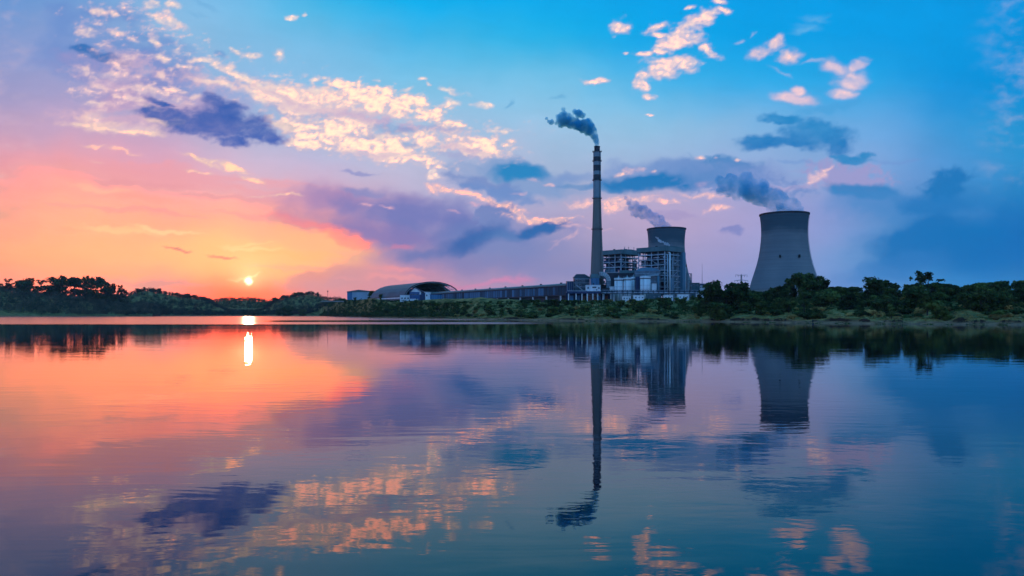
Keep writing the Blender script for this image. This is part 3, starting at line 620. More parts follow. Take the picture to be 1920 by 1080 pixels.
def chimney():
    D = 900; base = 22.0
    t = empty('chimney', (X(1119.5, D), D, base), 0, 'tall tapered concrete chimney with dark and pale painted bands at its top', 'chimney')
    def zz(py): return Z(py, D) - base
    pr = [(8.9, 0), (8.1, zz(530)), (7.75, zz(510)), (7.0, zz(480)), (6.0, zz(440)), (5.15, zz(400)), (4.75, zz(372)), (4.62, zz(340)), (4.55, zz(284.5))]
    MB().lathe(pr + [(r - .5, z) for r, z in reversed(pr)], 48, True, close=True).build('shaft', M['concrete_shaft'], t)
    ys = [(372, 338.5, 1), (338.5, 328, 0), (328, 321, 1), (321, 310, 0), (310, 301.5, 1), (301.5, 294.5, 0), (294.5, 284.8, 1)]
    for a, b, pale in ys:
        z0, z1 = zz(a), zz(b); r = lambda z: np.interp(z, [p[1] for p in pr], [p[0] for p in pr]) + .05
        zs = np.linspace(z0, z1, 4)
        MB().lathe([(float(r(z)), float(z)) for z in zs], 48, True).build('painted_band', M['band_pale' if pale else 'band_dark'], t, label=('pale' if pale else 'dark') + ' painted band of the chimney')
    MB().lathe([(3.2, zz(284.5)), (3.35, zz(284.5)), (3.45, zz(275)), (2.9, zz(275)), (2.9, zz(284))], 32, False, close=True).build('flue', M['dark_steel'], t)
    MB().lathe([(3.3, zz(275.6)), (3.75, zz(275.6)), (3.75, zz(274.6)), (2.9, zz(274.6))], 32, False, close=True).build('flue_rim', M['dark_steel'], t)
    for py in (284.6, 302, 338, 372, 430):
        z = zz(py); r = float(np.interp(z, [p[1] for p in pr], [p[0] for p in pr]))
        g = MB().lathe([(r + .06, z - .25), (r + 1.1, z - .2), (r + 1.1, z + .05), (r + .06, z + .05)], 32, False, close=True)
        g.lathe([(r + 1.05, z + 1.1), (r + 1.15, z + 1.1), (r + 1.15, z + 1.25), (r + 1.05, z + 1.25)], 32, False, close=True)
        for i in range(16):
            a = i * math.pi / 8; g.beam(((r + 1.1) * math.cos(a), (r + 1.1) * math.sin(a), z), ((r + 1.1) * math.cos(a), (r + 1.1) * math.sin(a), z + 1.2), .1)
        g.build('gallery', M['dark_steel'], t)
    lb = MB()
    for k in range(len(pr) - 1):
        (r0, z0), (r1, z1) = pr[k], pr[k + 1]; a = R(-60)
        for da in (-.05, .05): lb.beam(((r0 + .4) * math.cos(a + da), (r0 + .4) * math.sin(a + da), z0), ((r1 + .4) * math.cos(a + da), (r1 + .4) * math.sin(a + da), z1), .14)
    lb.build('ladder', M['dark_steel'], t)
chimney()

def boiler_house(px, D, label, second=False):
    t = empty('boiler_house', (X(px, D), D + 27, 24), R(45), label, 'boiler house', 'open steel boiler houses beside the chimney')
    H = 65.0; h = 19.0; rnd = random.Random(5 if second else 8)
    g = [-h, -h + 9.5, 0, h - 9.5, h]
    cm = MB().box((0, 0, H / 2 - 3), (.85, .85, H - 2)).build('column', M['pale_steel'], t, (g[0], g[0], 0)); cm = cm.data
    for i in range(5):
        for j in range(5):
            if (i, j) == (0, 0) or (i in (1, 2, 3) and j in (1, 2, 3)): continue
            link('column', cm, None, t, (g[i], g[j], 0))
    lev = [0, 7.5, 14.5, 21.5, 28.5, 35, 41.5, 48, 54]
    bx = MB().box((0, 0, 0), (2 * h + .6, .7, .9)).build('floor_beam', M['pale_steel'], t, (0, -h - .2, lev[1])); bm_ = bx.data
    for z in lev[1:]:
        for k, (x, y, r) in enumerate(((0, -h - .2, 0), (0, h + .2, 0), (-h - .2, 0, R(90)), (h + .2, 0, R(90)))):
            if z == lev[1] and k == 0: continue
            link('floor_beam', bm_, None, t, (x, y, z), r)
    # grated floors: ring decks round the boiler well
    for z in lev[1:]:
        d = MB(); w = 9.2
        d.box((0, -h + w / 2, 0), (2 * h - .4, w, .3)); d.box((0, h - w / 2, 0), (2 * h - .4, w, .3)); d.box((-h + w / 2, 0, 0), (w, 2 * h - 2 * w - .6, .3)); d.box((h - w / 2, 0, 0), (w, 2 * h - 2 * w - .6, .3))
        d.build('floor_deck', M['dark_steel'], t, (0, 0, z + .1))
        ra = MB()
        for sx, sy, ex, ey in ((-h, -h, h, -h), (h, -h, h, h), (-h, h, h, h), (-h, -h, -h, h)):
            for q in (.6, 1.2): ra.beam((sx * 1.02, sy * 1.02, q), (ex * 1.02, ey * 1.02, q), .12)
            for k in range(17):
                u = k / 16; ra.beam(((sx + (ex - sx) * u) * 1.02, (sy + (ey - sy) * u) * 1.02, 0), ((sx + (ex - sx) * u) * 1.02, (sy + (ey - sy) * u) * 1.02, 1.2), .1)
        ra.build('railing', M['steel'], t, (0, 0, z + .45))
    # boiler drum casing hanging in the frame
    MB().box((0, 1, 30), (21, 21, 50)).build('boiler_casing', M['blue_dark'], t)
    c2 = MB()
    for k in range(9): c2.box((0, 1, 9 + k * 5.6), (21.6, 21.6, .7))
    for s in (-1, 0, 1): c2.box((s * 7, -9.7, 30), (.6, .5, 50)); c2.box((-9.7, 1 + s * 7, 30), (.5, .6, 50))
    c2.build('casing_stiffener', M['steel'], t)
    # roof slab with a deep fascia, slightly pitched
    rf = MB(); rf.box((0, 0, H - 6.9), (2 * h + 3.4, 2 * h + 3.4, 1.0)); rf.build('roof_soffit', M['dark_steel'], t)
    fa = MB()
    for x, y, r in ((0, -h - 1.9, 0), (0, h + 1.9, 0), (-h - 1.9, 0, R(90)), (h + 1.9, 0, R(90))): fa.box((x, y, H - 4.3), (2 * h + 3.9, .4, 5.0), r)
    fa.build('roof_fascia', M['roof_teal'], t)
    MB().prism([(-h - 2.05, H - 1.8), (h + 2.05, H - 1.8), (h + 2.05, H - 1.4), (0, H - .2), (-h - 2.05, H - 1.4)], -h - 2.05, h + 2.05).build('roof', M['teal_roof'], t)
    for (x, y, s) in ((6, -8, 2.2), (10, -4, 1.4), (-4, 3, 1.6), (12, 9, 1.8)):
        MB().box((x, y, H + .3), (s * 1.6, s, 2.2)).build('roof_vent', M['dark_steel'], t)
    for (x, y) in ((-2, -12), (4, -14), (14, -15), (16, 2)):
        MB().cyl((x, y, H - 1), (x, y, H + 3.2), .3, .3, 8).cyl((x, y, H + 3.2), (x, y, H + 3.8), .7, .1, 8).build('vent_pipe', M['steel'], t)
    # cladding panels and ducts between the floors, uneven from bay to bay
    pm = {}
    for z0, z1 in zip(lev[:-1], lev[1:]):
        for k in range(4):
            for side in (0, 1):
                u = g[k] + 4.75
                if rnd.random() < (.68 if side else .52):
                    dep = rnd.choice([1.2, 2.4, 4.5]); hh = (z1 - z0) * rnd.choice([.45, .62, .8]); key = round(hh, 1)
                    mt = M[rnd.choice(['blue_wall', 'teal_wall', 'steel', 'blue_dark', 'teal_wall', 'dark_steel'])]
                    o = MB().box((0, 0, 0), (8.2, .35, hh)).build('cladding_panel', mt, t)
                    if side: o.location = (-h + dep, u, z0 + .6 + hh / 2); o.rotation_euler.z = R(90)
                    else: o.location = (u, -h + dep, z0 + .6 + hh / 2)
                elif rnd.random() < .5:
                    y0 = -h + rnd.uniform(1.5, 5); z = z0 + rnd.uniform(2, 4); a = (u - 4, y0, z); b = (u + 4, y0, z)
                    if side: a = (y0, u - 4, z); b = (y0, u + 4, z)
                    MB().cyl(a, b, rnd.uniform(.5, 1.1), None, 10).build('duct', M[rnd.choice(['pale_steel', 'steel', 'white_paint'])], t)
    for k in range(4):
        for side in (0, 1):
            if (k + side) % 2: continue
            for z0, z1 in zip(lev[2:-1:2], lev[3::2]):
                a, b = (g[k], -h, z0 + .4), (g[k] + 9.5, -h, z1 - .4)
                if side: a, b = (-h, g[k], z0 + .4), (-h, g[k] + 9.5, z1 - .4)
                MB().beam(a, b, .45).build('brace', M['pale_steel'], t)
    # zigzag stair
    st = MB(); 
    for k, (z0, z1) in enumerate(zip(lev[:-1], lev[1:])):
        x0, x1 = (h - 8, h - 2) if k % 2 else (h - 2, h - 8); st.beam((x0, -h + 1.6, z0 + .4), (x1, -h + 1.6, z1 + .3), 1.2, .5)
    st.build('stair', M['steel'], t)
    if second:
        MB().box((h - 1.5, -h - 1.1, H / 2 - 2.6), (6.4, 5.6, H - 8.4)).build('stair_tower', M['blue_wall'], t, label='pale clad stair tower running the full height of the corner')
        MB().box((h + 1.95, -h - 1.1, H / 2 - 2.6), (.5, 5.7, H - 8.5)).build('stair_tower_face', M['white_paint'], t)
        MB().cyl((-h + 8.6, -h - 1.4, 2), (-h + 8.6, -h - 1.4, H - 9), 1.15, None, 14).cyl((-h + 8.6, -h - 1.4, H - 9), (-h + 8.6, -h + 4, H - 7.4), 1.15, None, 14).build('downpipe', M['white_paint'], t, label='white vertical pipe on the front of the frame')
        MB().cyl((-h + 3.8, -h - 1.2, 2), (-h + 3.8, -h - 1.2, H - 11), .6, None, 10).build('downpipe', M['pale_steel'], t)
        MB().cyl((-h + 14.5, -h - 1.2, 2), (-h + 14.5, -h - 1.2, H - 14), .5, None, 10).build('downpipe', M['pale_steel'], t)
        MB().box((-h + 14, -h - .6, 14), (6, 1.6, 24)).build('lift_shaft', M['blue_wall'], t)
    return t
boiler_house(1164.5, 945, 'farther boiler house just right of the chimney, dark green roof, narrow steel bays')
b2 = boiler_house(1246.5, 900, 'nearer boiler house with tall white pipe and blue stair tower before a cooling tower', True)

def ground_empty(name, px, D, rz=0, label=None, cat=None, group=None, dz=0):
    z = gz(px, D) + dz
    return empty(name, (X(px, D), D, z), rz, label, cat, group), z
# silos --------------------------------------------------------------------------------
def silo(px, D, r, py_top, label, first=None):
    t, z = ground_empty('storage_silo', px, D, 0, label, 'silo', 'white storage silos in front of the boiler houses')
    H = Z(py_top, D) - z
    MB().cyl((0, 0, 0), (0, 0, H - 2.2), r, None, 32).build('body', M['white_paint'], t)
    MB().lathe([(r + .02, H - 3.4), (r + .12, H - 3.4), (r + .12, H - 2.6), (r + .02, H - 2.6)], 32, False, close=True).build('dark_band', M['dark_steel'], t)
    MB().lathe([(r + .35, H - 2.2), (r + .35, H - .5), (r * .4, H), (0.01, H + .1)], 32, False).build('cap', M['white_paint'], t)
    f = MB().cyl((0, 0, H), (0, 0, H + 1.7), .8, .8, 10).cyl((0, 0, H + 1.7), (0, 0, H + 2.9), .25, .2, 6); f.build('vent', M['pale_steel'], t)
    rr = MB()
    for i in range(20):
        a = 2 * math.pi * i / 20; rr.beam(((r + .2) * math.cos(a), (r + .2) * math.sin(a), H - .6), ((r + .2) * math.cos(a), (r + .2) * math.sin(a), H + .8), .1)
    rr.lathe([(r + .15, H + .7), (r + .25, H + .7), (r + .25, H + .85), (r + .15, H + .85)], 24, False, close=True); rr.build('railing', M['steel'], t)
    for k in range(4): MB().lathe([(r + .01, 4 + k * 4.4), (r + .07, 4 + k * 4.4), (r + .07, 4.25 + k * 4.4), (r + .01, 4.25 + k * 4.4)], 32, False, close=True).build('hoop', M['pale_steel'], t)
    ld = MB()
    for d in (-.3, .3): ld.beam((-r * .5 + d, -r * .9, 1), (-r * .5 + d, -r * .9, H - 1), .1)
    for k in range(int(H)): ld.beam((-r * .5 - .3, -r * .9, 1 + k), (-r * .5 + .3, -r * .9, 1 + k), .08)
    ld.build('ladder', M['steel'], t)
    return t
silo(1160, 868, 4.9, 521, 'leftmost white silo, standing in front of the brown bunker block')
silo(1176, 868, 4.5, 520.3, 'second white silo from the left, with a dark ring below its cap')
silo(1187.5, 880, 3.0, 519, 'slimmest white silo, tucked behind the second one')
silo(1210, 862, 5.9, 517.8, 'widest and tallest white silo, standing apart on the right')

def block(name, px0, px1, D, dep, py_top, mt, label, cat, base=None, roof=None, rz=0, par=False):
    """a rectangular building with plinth, wall, roof slab and door, set on the ground"""
    px = (px0 + px1) / 2; w = (px1 - px0) / F * D
    z = gz(px, D) if base is None else base
    t = empty(name, (X(px, D), D + dep / 2, z), rz, label, cat)
    H = Z(py_top, D) - z
    MB().box((0, 0, H / 2 - .3), (w, dep, H)).build('wall', mt, t)
    MB().box((0, 0, H - .1), (w + .7, dep + .7, .5)).build('roof', roof or M['roof_teal'], t)
    return t, w, H
def win(t, x, y, z, w, h, ax=0):
    """a glazed window with a frame and sill, set 5 cm proud of the wall"""
    f = MB(); q = .18
    for c, d in (((0, 0, h / 2), (w + q, .3, q)), ((0, 0, -h / 2), (w + q, .45, q)), ((-w / 2, 0, 0), (q, .3, h)), ((w / 2, 0, 0), (q, .3, h)), ((0, 0, 0), (.1, .25, h))): f.box(c, d)
    o = f.build('window', M['pale_steel'], t, (x, y, z), ax); MB().box((0, .02, 0), (w, .1, h)).build('pane', M['glass'], o)
# absorber and curved duct at the chimney's foot --------------------------------------------
D = 880
t, w, H = block('scrubber_block', 1109, 1123.5, D, 14, 521, M['blue_panel'], 'bright blue scrubber block under the foot of the chimney', 'plant block')
hw = w / 2
MB().prism([(-hw - .6, H + .15), (hw + 2.2, H + .15), (hw - 2.0, H + 4.8), (-hw - .6, H + 4.8)], -7.5, 7.5).build('hopper', M['roof_teal'], t)
for k in range(5): MB().box((-hw + 1 + k * (w - 2) / 4, -7.1, H / 2), (.3, .3, H - 2)).build('wall_rib', M['teal_wall'], t)
MB().box((0, -7.3, H * .45), (w + .6, .5, 1.0)).build('walkway', M['dark_steel'], t)
t, z0 = ground_empty('flue_duct', 1127, 886, 0, 'pale curved flue duct arching down beside the chimney', 'duct')
cx0, cz0, r0 = 0.0, Z(527, 886) - z0, 8.3
arc = [(cx0 + (r0 + s) * math.sin(R(a)), cz0 + (r0 + s) * math.cos(R(a))) for s, rg in ((2.6, range(-12, 91, 6)), (-2.4, range(90, -13, -6))) for a in rg]
MB().prism(arc, -4, 4).build('elbow', M['pale_duct'] if 'pale_duct' in M else M['white_paint'], t)
for a in range(-6, 91, 16): 
    s, c = math.sin(R(a)), math.cos(R(a)); MB().beam((cx0 + (r0 - 2.5) * s, -4.1, cz0 + (r0 - 2.5) * c), (cx0 + (r0 + 2.8) * s, -4.1, cz0 + (r0 + 2.8) * c), .35, .35).build('flange', M['steel'], t)
MB().box((r0 + .1, 0, cz0 / 2), (4.9, 7.8, cz0)).build('riser', M['steel'], t)
for k in range(4): MB().box((r0 + .1, 0, 2 + k * cz0 / 4), (5.3, 8.2, .4)).build('riser_band', M['pale_steel'], t)
MB().box((r0 - 5.5, 1, cz0 * .42), (5.2, 6, cz0 * .8)).build('fan_housing', M['black'], t)
# white office and dark low roof -----------------------------------------------------------
t, w, H = block('control_office', 1099.5, 1126, 862, 12, 534.5, M['white_paint'], 'low white office with small dark windows in front of the chimney', 'office', roof=M['white_paint'])
win(t, -w / 2 + 2, -6.05, H - 3.2, 1.6, 2.4); win(t, w * .06, -6.05, H - 2.6, 4.6, 1.5); win(t, w * .38, -6.05, H - 3.4, 1.8, 1.6); win(t, w * .22, -6.05, H - 5.6, 1.6, 1.3)
MB().box((w * .06, 1, H + 1.4), (1.2, 1.2, 2.8)).build('roof_vent', M['dark_steel'], t)
MB().box((0, -6.2, H - 6.6), (w + .8, .4, .8)).build('ledge', M['white_paint'], t)
t, w, H = block('pump_house', 1126.8, 1143, 866, 8, 540.5, M['dark_steel'], 'dark pump house with a black roof right of the white office', 'pump house', roof=M['black'])
t, w, H = block('low_store', 1143.5, 1151.5, 872, 8, 537, M['white_paint'], 'small pale store between the dark pump house and the leftmost silo', 'store', roof=M['pale_steel'])
t, w, H = block('coal_bunker', 1139, 1191, 905, 16, 511.5, M['bunker'] if 'bunker' in M else M['blue_dark'], 'big dark coal bunker block behind the silos', 'bunker')
for k in range(7): MB().box((-w / 2 + 2 + k * (w - 4) / 6, -8.1, H / 2), (.6, .5, H - 1)).build('wall_rib', M['dark_steel'], t)
MB().box((w * .2, -3, H + 1.6), (w * .55, 5, 3.2)).build('conveyor_head', M['roof_teal'], t)
t, w, H = block('dark_silo_block', 1192.5, 1199.5, 872, 9, 518, M['blue_dark'], 'tall narrow dark block between the slim silo and the widest silo', 'plant block')
# gas duct building with a barrel roof ---------------------------------------------------------
D = 882; t, z0 = ground_empty('duct_house', 1214.5, D, R(-4), 'round-roofed duct building with pale ribs in front of the nearer boiler house', 'duct building')
w = 46 / F * D; H = Z(508, D) - z0
MB().box((0, 9, H / 2), (w, 16, H)).build('casing', M['steel'], t)
n = 10; arc = [(-w / 2 + w * k / n, H + 4.2 * math.sin(math.pi * (k + .0) / n) ** .5) for k in range(n + 1)]
MB().prism(arc + [(w / 2, H - .2), (-w / 2, H - .2)], .6, 17.2).build('barrel_roof', M['blue_wall'], t)
for k in range(7): MB().box((0, .4, 3 + k * (H - 4) / 6.5), (w + 1, 1.6, .45)).build('walkway', M['pale_steel'], t)
for k in range(8): MB().box((-w / 2 + k * w / 7, -.3, H / 2), (.5, .5, H)).build('column', M['steel'], t)
MB().cyl((-w * .3, -.6, H * .8), (w * .45, -.6, H * .86), 1.5, None, 12).build('gas_duct', M['pale_steel'], t)
MB().cyl((w * .42, -.8, H * .86), (w * .42, -.8, 3), 1.2, None, 12).build('gas_duct', M['blue_wall'], t)
t, w, H = block('white_annex', 1222, 1231, 864, 7, 531, M['white_paint'], 'small white annex right of the widest silo', 'annex', roof=M['pale_steel'])
# transfer tower ----------------------------------------------------------------------------------
D = 893; t, z0 = ground_empty('transfer_tower', 1091, D, 0, 'dark angular transfer tower where the conveyor gallery meets the chimney', 'transfer tower')
def zz(py): return Z(py, D) - z0
def xx(px): return (px - 1091) / F * D
MB().prism([(xx(1076.5), 0), (xx(1106), 0), (xx(1106), zz(521)), (xx(1096), zz(515)), (xx(1081), zz(515)), (xx(1076.5), zz(520.5))], 0, 14).build('wall', M['tower_clad'] if 'tower_clad' in M else M['steel'], t)
MB().prism([(xx(1076), zz(520.4)), (xx(1081), zz(514.8)), (xx(1096), zz(514.8)), (xx(1107), zz(521)), (xx(1107), zz(520)), (xx(1096.3), zz(513.9)), (xx(1080.7), zz(513.9)), (xx(1075.4), zz(519.8))], -.6, 14.6).build('roof', M['roof_teal'], t)
for py, hh in ((530.5, .8), (523, .5), (538, .5)): MB().box((0, -.35, zz(py)), (xx(1106.5) - xx(1076), .6, hh)).build('ledge', M['pale_steel'], t)
for px in (1077, 1084, 1091, 1098, 1105.5): MB().box((xx(px), -.25, zz(521) / 2), (.5, .4, zz(521))).build('mullion', M['dark_steel'], t)
for px, py in ((1081, 526), (1088, 526), (1094.5, 527), (1081, 534), (1088, 535)): win(t, xx(px), -.1, zz(py), 2.6, 2.2)
MB().beam((xx(1080), -.8, zz(534)), (xx(1092), -.8, zz(544)), .5, 1.2).build('stair', M['pale_steel'], t)
t, w, H = block('drive_house', 1062.5, 1077, 896, 12, 527.5, M['blue_dark'], 'small drive house stepping down left of the dark transfer tower', 'drive house')
for k in range(4): MB().box((-w / 2 + 1 + k * (w - 2) / 3, -6.15, H / 2), (.6, .3, H)).build('column', M['steel'], t)
# covered conveyor gallery -------------------------------------------------------------------------
pA = Vector((X(806, 1290), 1290, 0)); pB = Vector((X(1066, 900), 900, 0)); dv = pB - pA; Lg = dv.length; ang = math.atan2(dv.y, dv.x)
t = empty('conveyor_gallery', (pA.x, pA.y, 0), ang, 'long raised conveyor gallery with streaked wall panels running to the chimney', 'conveyor gallery')
zt0, zt1 = Z(547.5, 1290), Z(532.8, 900)
zb, ztp = 28.8, (zt0 + zt1) / 2
nb = 62; bw = Lg / nb
pme = MB().box((0, 0, 0), (bw - .5, .3, 1)).build('wall_panel', M['gallery_wall'], t, (bw / 2, -.3, 0)).data
t.children[0].location.z = zb + 5.4; t.children[0].scale.z = 9.4
for k in range(1, nb):
    o = link('wall_panel', pme, None, t, (bw * (k + .5), -.3 + random.uniform(-.08, .08), zb + 5.4)); o.scale.z = 9.4
pil = MB().box((0, 0, 0), (.5, .7, 12.5)).build('pilaster', M['dark_steel'], t, (0, -.4, zb + 5.8)).data
for k in range(1, nb + 1): link('pilaster', pil, None, t, (bw * k, -.4, zb + 5.8))
MB().box((Lg / 2, 5, zb + 5.6), (Lg, 9, 11)).build('core', M['blue_dark'], t)
MB().box((Lg / 2, 5.5, zb - 6), (Lg, 5, 12)).build('undercroft_shade_wall', M['dark_steel'], t)  # dark slab added to stand for the shade beneath the raised gallery
MB().prism([(-1.2, ztp - .9), (5, ztp + .6), (11.2, ztp - .9), (11.2, ztp - 2.6), (-1.2, ztp - 2.6)], -1, Lg + 1, 'x').build('roof', M['roof_teal'], t)
MB().box((Lg / 2, -1.0, ztp - 2.9), (Lg, .3, 1.0)).build('eaves_strip', M['dark_steel'], t)
MB().box((Lg / 2, -.6, zb - .1), (Lg, 1.0, 1.2)).build('girder', M['dark_steel'], t)
for k in range(9): 
    MB().box((Lg * (k + .5) / 9, 5, ztp + 1.1), (2.2, 2, 1.4)).build('roof_vent', M['dark_steel'], t)
leg = MB().box((0, 0, 0), (1.6, 1.6, 16)).build('pillar', M['white_paint'], t, (Lg / 26, -.3, zb - 8.6)).data
for k in range(1, 13):
    link('pillar', leg, None, t, (Lg * (k + .5) / 13, -.3, zb - 8.6))
for k in range(13): link('pillar', leg, None, t, (Lg * (k + .5) / 13, 9, zb - 8.6))
# loading shed below the plant, with pale columns -------------------------------------------------------
D = 846; t, z0 = ground_empty('loading_shed', 1108, D, 0, 'long low open shed with pale columns under the white office', 'loading shed', dz=-1)
w = 90 / F * D; H = Z(546.5, D) - z0
MB().box((0, 8, H - .5), (w, 18, 1.0)).build('roof', M['roof_teal'], t); MB().box((0, -1.2, H - 1.1), (w + .5, .4, 2.6)).build('fascia', M['blue_dark'], t)
MB().box((0, 16.5, H / 2), (w, .6, H - 1.2)).build('rear_wall', M['blue_dark'], t)
for k, px in enumerate((1066, 1080, 1091, 1101, 1111.5, 1120.5, 1130.5, 1145, 1151)):
    MB().box(((px - 1108) / F * D, -.5, H / 2 - .8), (1.1, 1.1, H - 1.4)).build('column', M['white_paint'], t)
for px, ww, mt in ((1073, 6, 'blue_panel'), (1086, 5, 'blue_panel'), (1096, 5, 'brick_red'), (1106, 6, 'brick_red'), (1116, 5, 'brick_red'), (1125, 7, 'blue_panel'), (1138, 6, 'brick_red')):
    MB().box(((px - 1108) / F * D, 9, H * .32), (ww / F * D, 4, H * .64)).build('partition', M[mt], t)
MB().box((-w * .28, 3, H + .6), (w * .42, .3, 1.2)).build('parapet', M['pale_steel'], t)
# pipe rack ----------------------------------------------------------------------------------------------
D = 838; px0, px1 = 1128, 1342; t, z0 = ground_empty('pipe_rack', (px0 + px1) / 2, D, 0, 'long dark pipe rack crossing in front of the silos and boiler houses', 'pipe rack')
w = (px1 - px0) / F * D; zt = Z(544, D) - z0; zb_ = Z(550.5, D) - z0
n = 44; s = w / n
MB().box((0, 0, zt), (w, .5, .5)).build('upper_chord', M['steel'], t); MB().box((0, 0, zb_), (w, .6, .6)).build('lower_chord', M['dark_steel'], t)
MB().box((0, 3, zt), (w, .5, .5)).build('upper_chord', M['steel'], t); MB().box((0, 3, zb_), (w, .6, .6)).build('lower_chord', M['dark_steel'], t)
dg = MB().beam((0, 0, zb_ + .3), (s, 0, zt - .3), .3).build('diagonal', M['steel'], t, (-w / 2, 0, 0)).data
up = MB().box((0, 1.5, (zt + zb_) / 2), (.35, 3.3, zt - zb_ - .6)).build('rung', M['dark_steel'], t, (-w / 2, 0, 0)).data
for k in range(1, n):
    o = link('diagonal', dg, None, t, (-w / 2 + k * s, 0, 0))
    if k % 2: o.scale.x = -1; o.location.x += s
    if k % 2 == 0: link('rung', up, None, t, (-w / 2 + k * s, 0, 0))
for i, (yy, z, r, mt) in enumerate(((1, zb_ + 1.0, .55, 'pale_steel'), (2.2, zb_ + 1.1, .65, 'steel'), (1.4, zb_ + 2.6, .45, 'blue_dark'))):
    MB().cyl((-w / 2, yy, z), (w / 2, yy, z), r, None, 8).build('pipe', M[mt], t)
lg = MB().box((0, 1.5, 0), (.7, 3.4, zb_ + 4)).build('post', M['steel'], t, (-w / 2 + 3, 0, zb_ / 2 - 2)).data
for k in range(1, 15): link('post', lg, None, t, (-w / 2 + 3 + k * (w - 6) / 14, 0, zb_ / 2 - 2))
# low sheds under the rack --------------------------------------------------------------------------------
for a, b, Dd, py, mt, rf, lab in ((1168, 1183, 806, 554.5, 'white_paint', 'pale_steel', 'low pale shed below the second silo, half hidden by bushes'),
        (1189, 1208, 800, 553.5, 'white_paint', 'white_paint', 'bright white low shed below the widest silo'),
        (1214, 1240, 822, 551.5, 'teal_wall', 'roof_teal', 'low teal shed under the pipe rack left of the white pipe'),
        (1246, 1262, 800, 552.8, 'white_paint', 'pale_steel', 'white hut under the pipe rack below the tall white pipe'),
        (1272, 1292, 806, 551.2, 'white_paint', 'pale_steel', 'pale hut below the blue stair tower'),
        (1308, 1324, 800, 550.2, 'white_paint', 'pale_steel', 'white hut at the right end of the pipe rack')):
    t, w, H = block('low_shed', a, b, Dd, 8, py, M[mt], lab, 'shed', roof=M[rf])
    for k in range(3): win(t, -w / 2 + w * (k + .5) / 3, -4.05, H * .55, 1.2, 1.2)
# right-hand annex, frame and mast ----------------------------------------------------------------------------
D = 892; t, z0 = ground_empty('frame_tower', 1293, D, 0, 'narrow open steel frame right of the blue stair tower', 'frame tower')
fx = lambda px: (px - 1293) / F * D; fz = lambda py: Z(py, D) - z0
for px in (1289.5, 1296.8):
    for y in (0, 5): MB().box((fx(px), y, fz(513) / 2), (.7, .7, fz(513))).build('post', M['steel'], t)
for py in (513, 526, 536): MB().box((0, 2.5, fz(py)), (fx(1297) - fx(1289), 5.8, .6)).build('crossbeam', M['steel'], t)
t, w, H = block('switch_house', 1297.5, 1311.5, 905, 12, 530.3, M['teal_wall'], 'teal-walled switch house right of the frame tower', 'switch house')
win(t, -w * .25, -6.05, H - 3, 2, 1.6); win(t, w * .25, -6.05, H - 3, 2, 1.6)
t, w, H = block('long_annex', 1312, 1335.5, 907, 12, 531.8, M['white_paint'], 'long pale annex with a dark roof edge at the right end of the plant', 'annex')
for k in range(6): win(t, -w / 2 + w * (k + .5) / 6, -6.05, H - 4.4, 1.6, 1.3)
MB().box((0, -6.3, H - 1.4), (w, .3, 1.4)).build('fascia', M['blue_dark'], t)
t, z0 = ground_empty('radio_mast', 1316.5, 915, 0, 'thin radio mast rising behind the long annex', 'mast')
Hm = Z(494, 915) - z0; MB().cyl((0, 0, 0), (0, 0, Hm * .55), .45, .35, 8).build('lower_mast', M['steel'], t); MB().cyl((0, 0, Hm * .55), (0, 0, Hm), .25, .12, 6).build('upper_mast', M['steel'], t)
for k in range(3): MB().box((0, 0, Hm * (.5 + .14 * k)), (1.6 - .4 * k, .15, .15)).build('antenna', M['steel'], t)
# transmission pylon ---------------------------------------------------------------------------------------------
D = 1150; t, z0 = ground_empty('transmission_pylon', 1390, D, R(8), 'lattice transmission pylon behind the trees left of the wide cooling tower', 'pylon')
Hm = Z(514.5, D) - z0; pb = MB()
def leg_w(z): return np.interp(z, [0, Hm * .75, Hm], [3.4, .9, .55])
zs = np.linspace(0, Hm, 12)
for a, b in zip(zs[:-1], zs[1:]):
    wa, wb = leg_w(a), leg_w(b)
    for sx in (-1, 1):
        for sy in (-1, 1):
            pb.beam((sx * wa, sy * wa, a), (sx * wb, sy * wb, b), .35)
        pb.beam((sx * wa, -wa, a), (-sx * wb, -wb, b), .22); pb.beam((sx * wa, wa, a), (-sx * wb, wb, b), .22)
pb.build('tower', M['steel'], t)
for f_, L_ in ((.97, 9.5), (.80, 11)):
    z = Hm * f_; a = MB()
    for s in (-1, 1):
        a.beam((0, -.4, z), (s * L_, 0, z + (.9 if f_ > .9 else -.6)), .4); a.beam((0, .4, z + 1.4 * (1 if f_ < .9 else -1)), (s * L_, 0, z + (.9 if f_ > .9 else -.6)), .3)
    a.build('crossarm', M['steel'], t)
    for s in (-1, 1):
        for q in (.55, .98): MB().cyl((s * L_ * q, 0, z + .2), (s * L_ * q, 0, z - 2.6), .22, None, 6).build('insulator', M['dark_steel'], t)
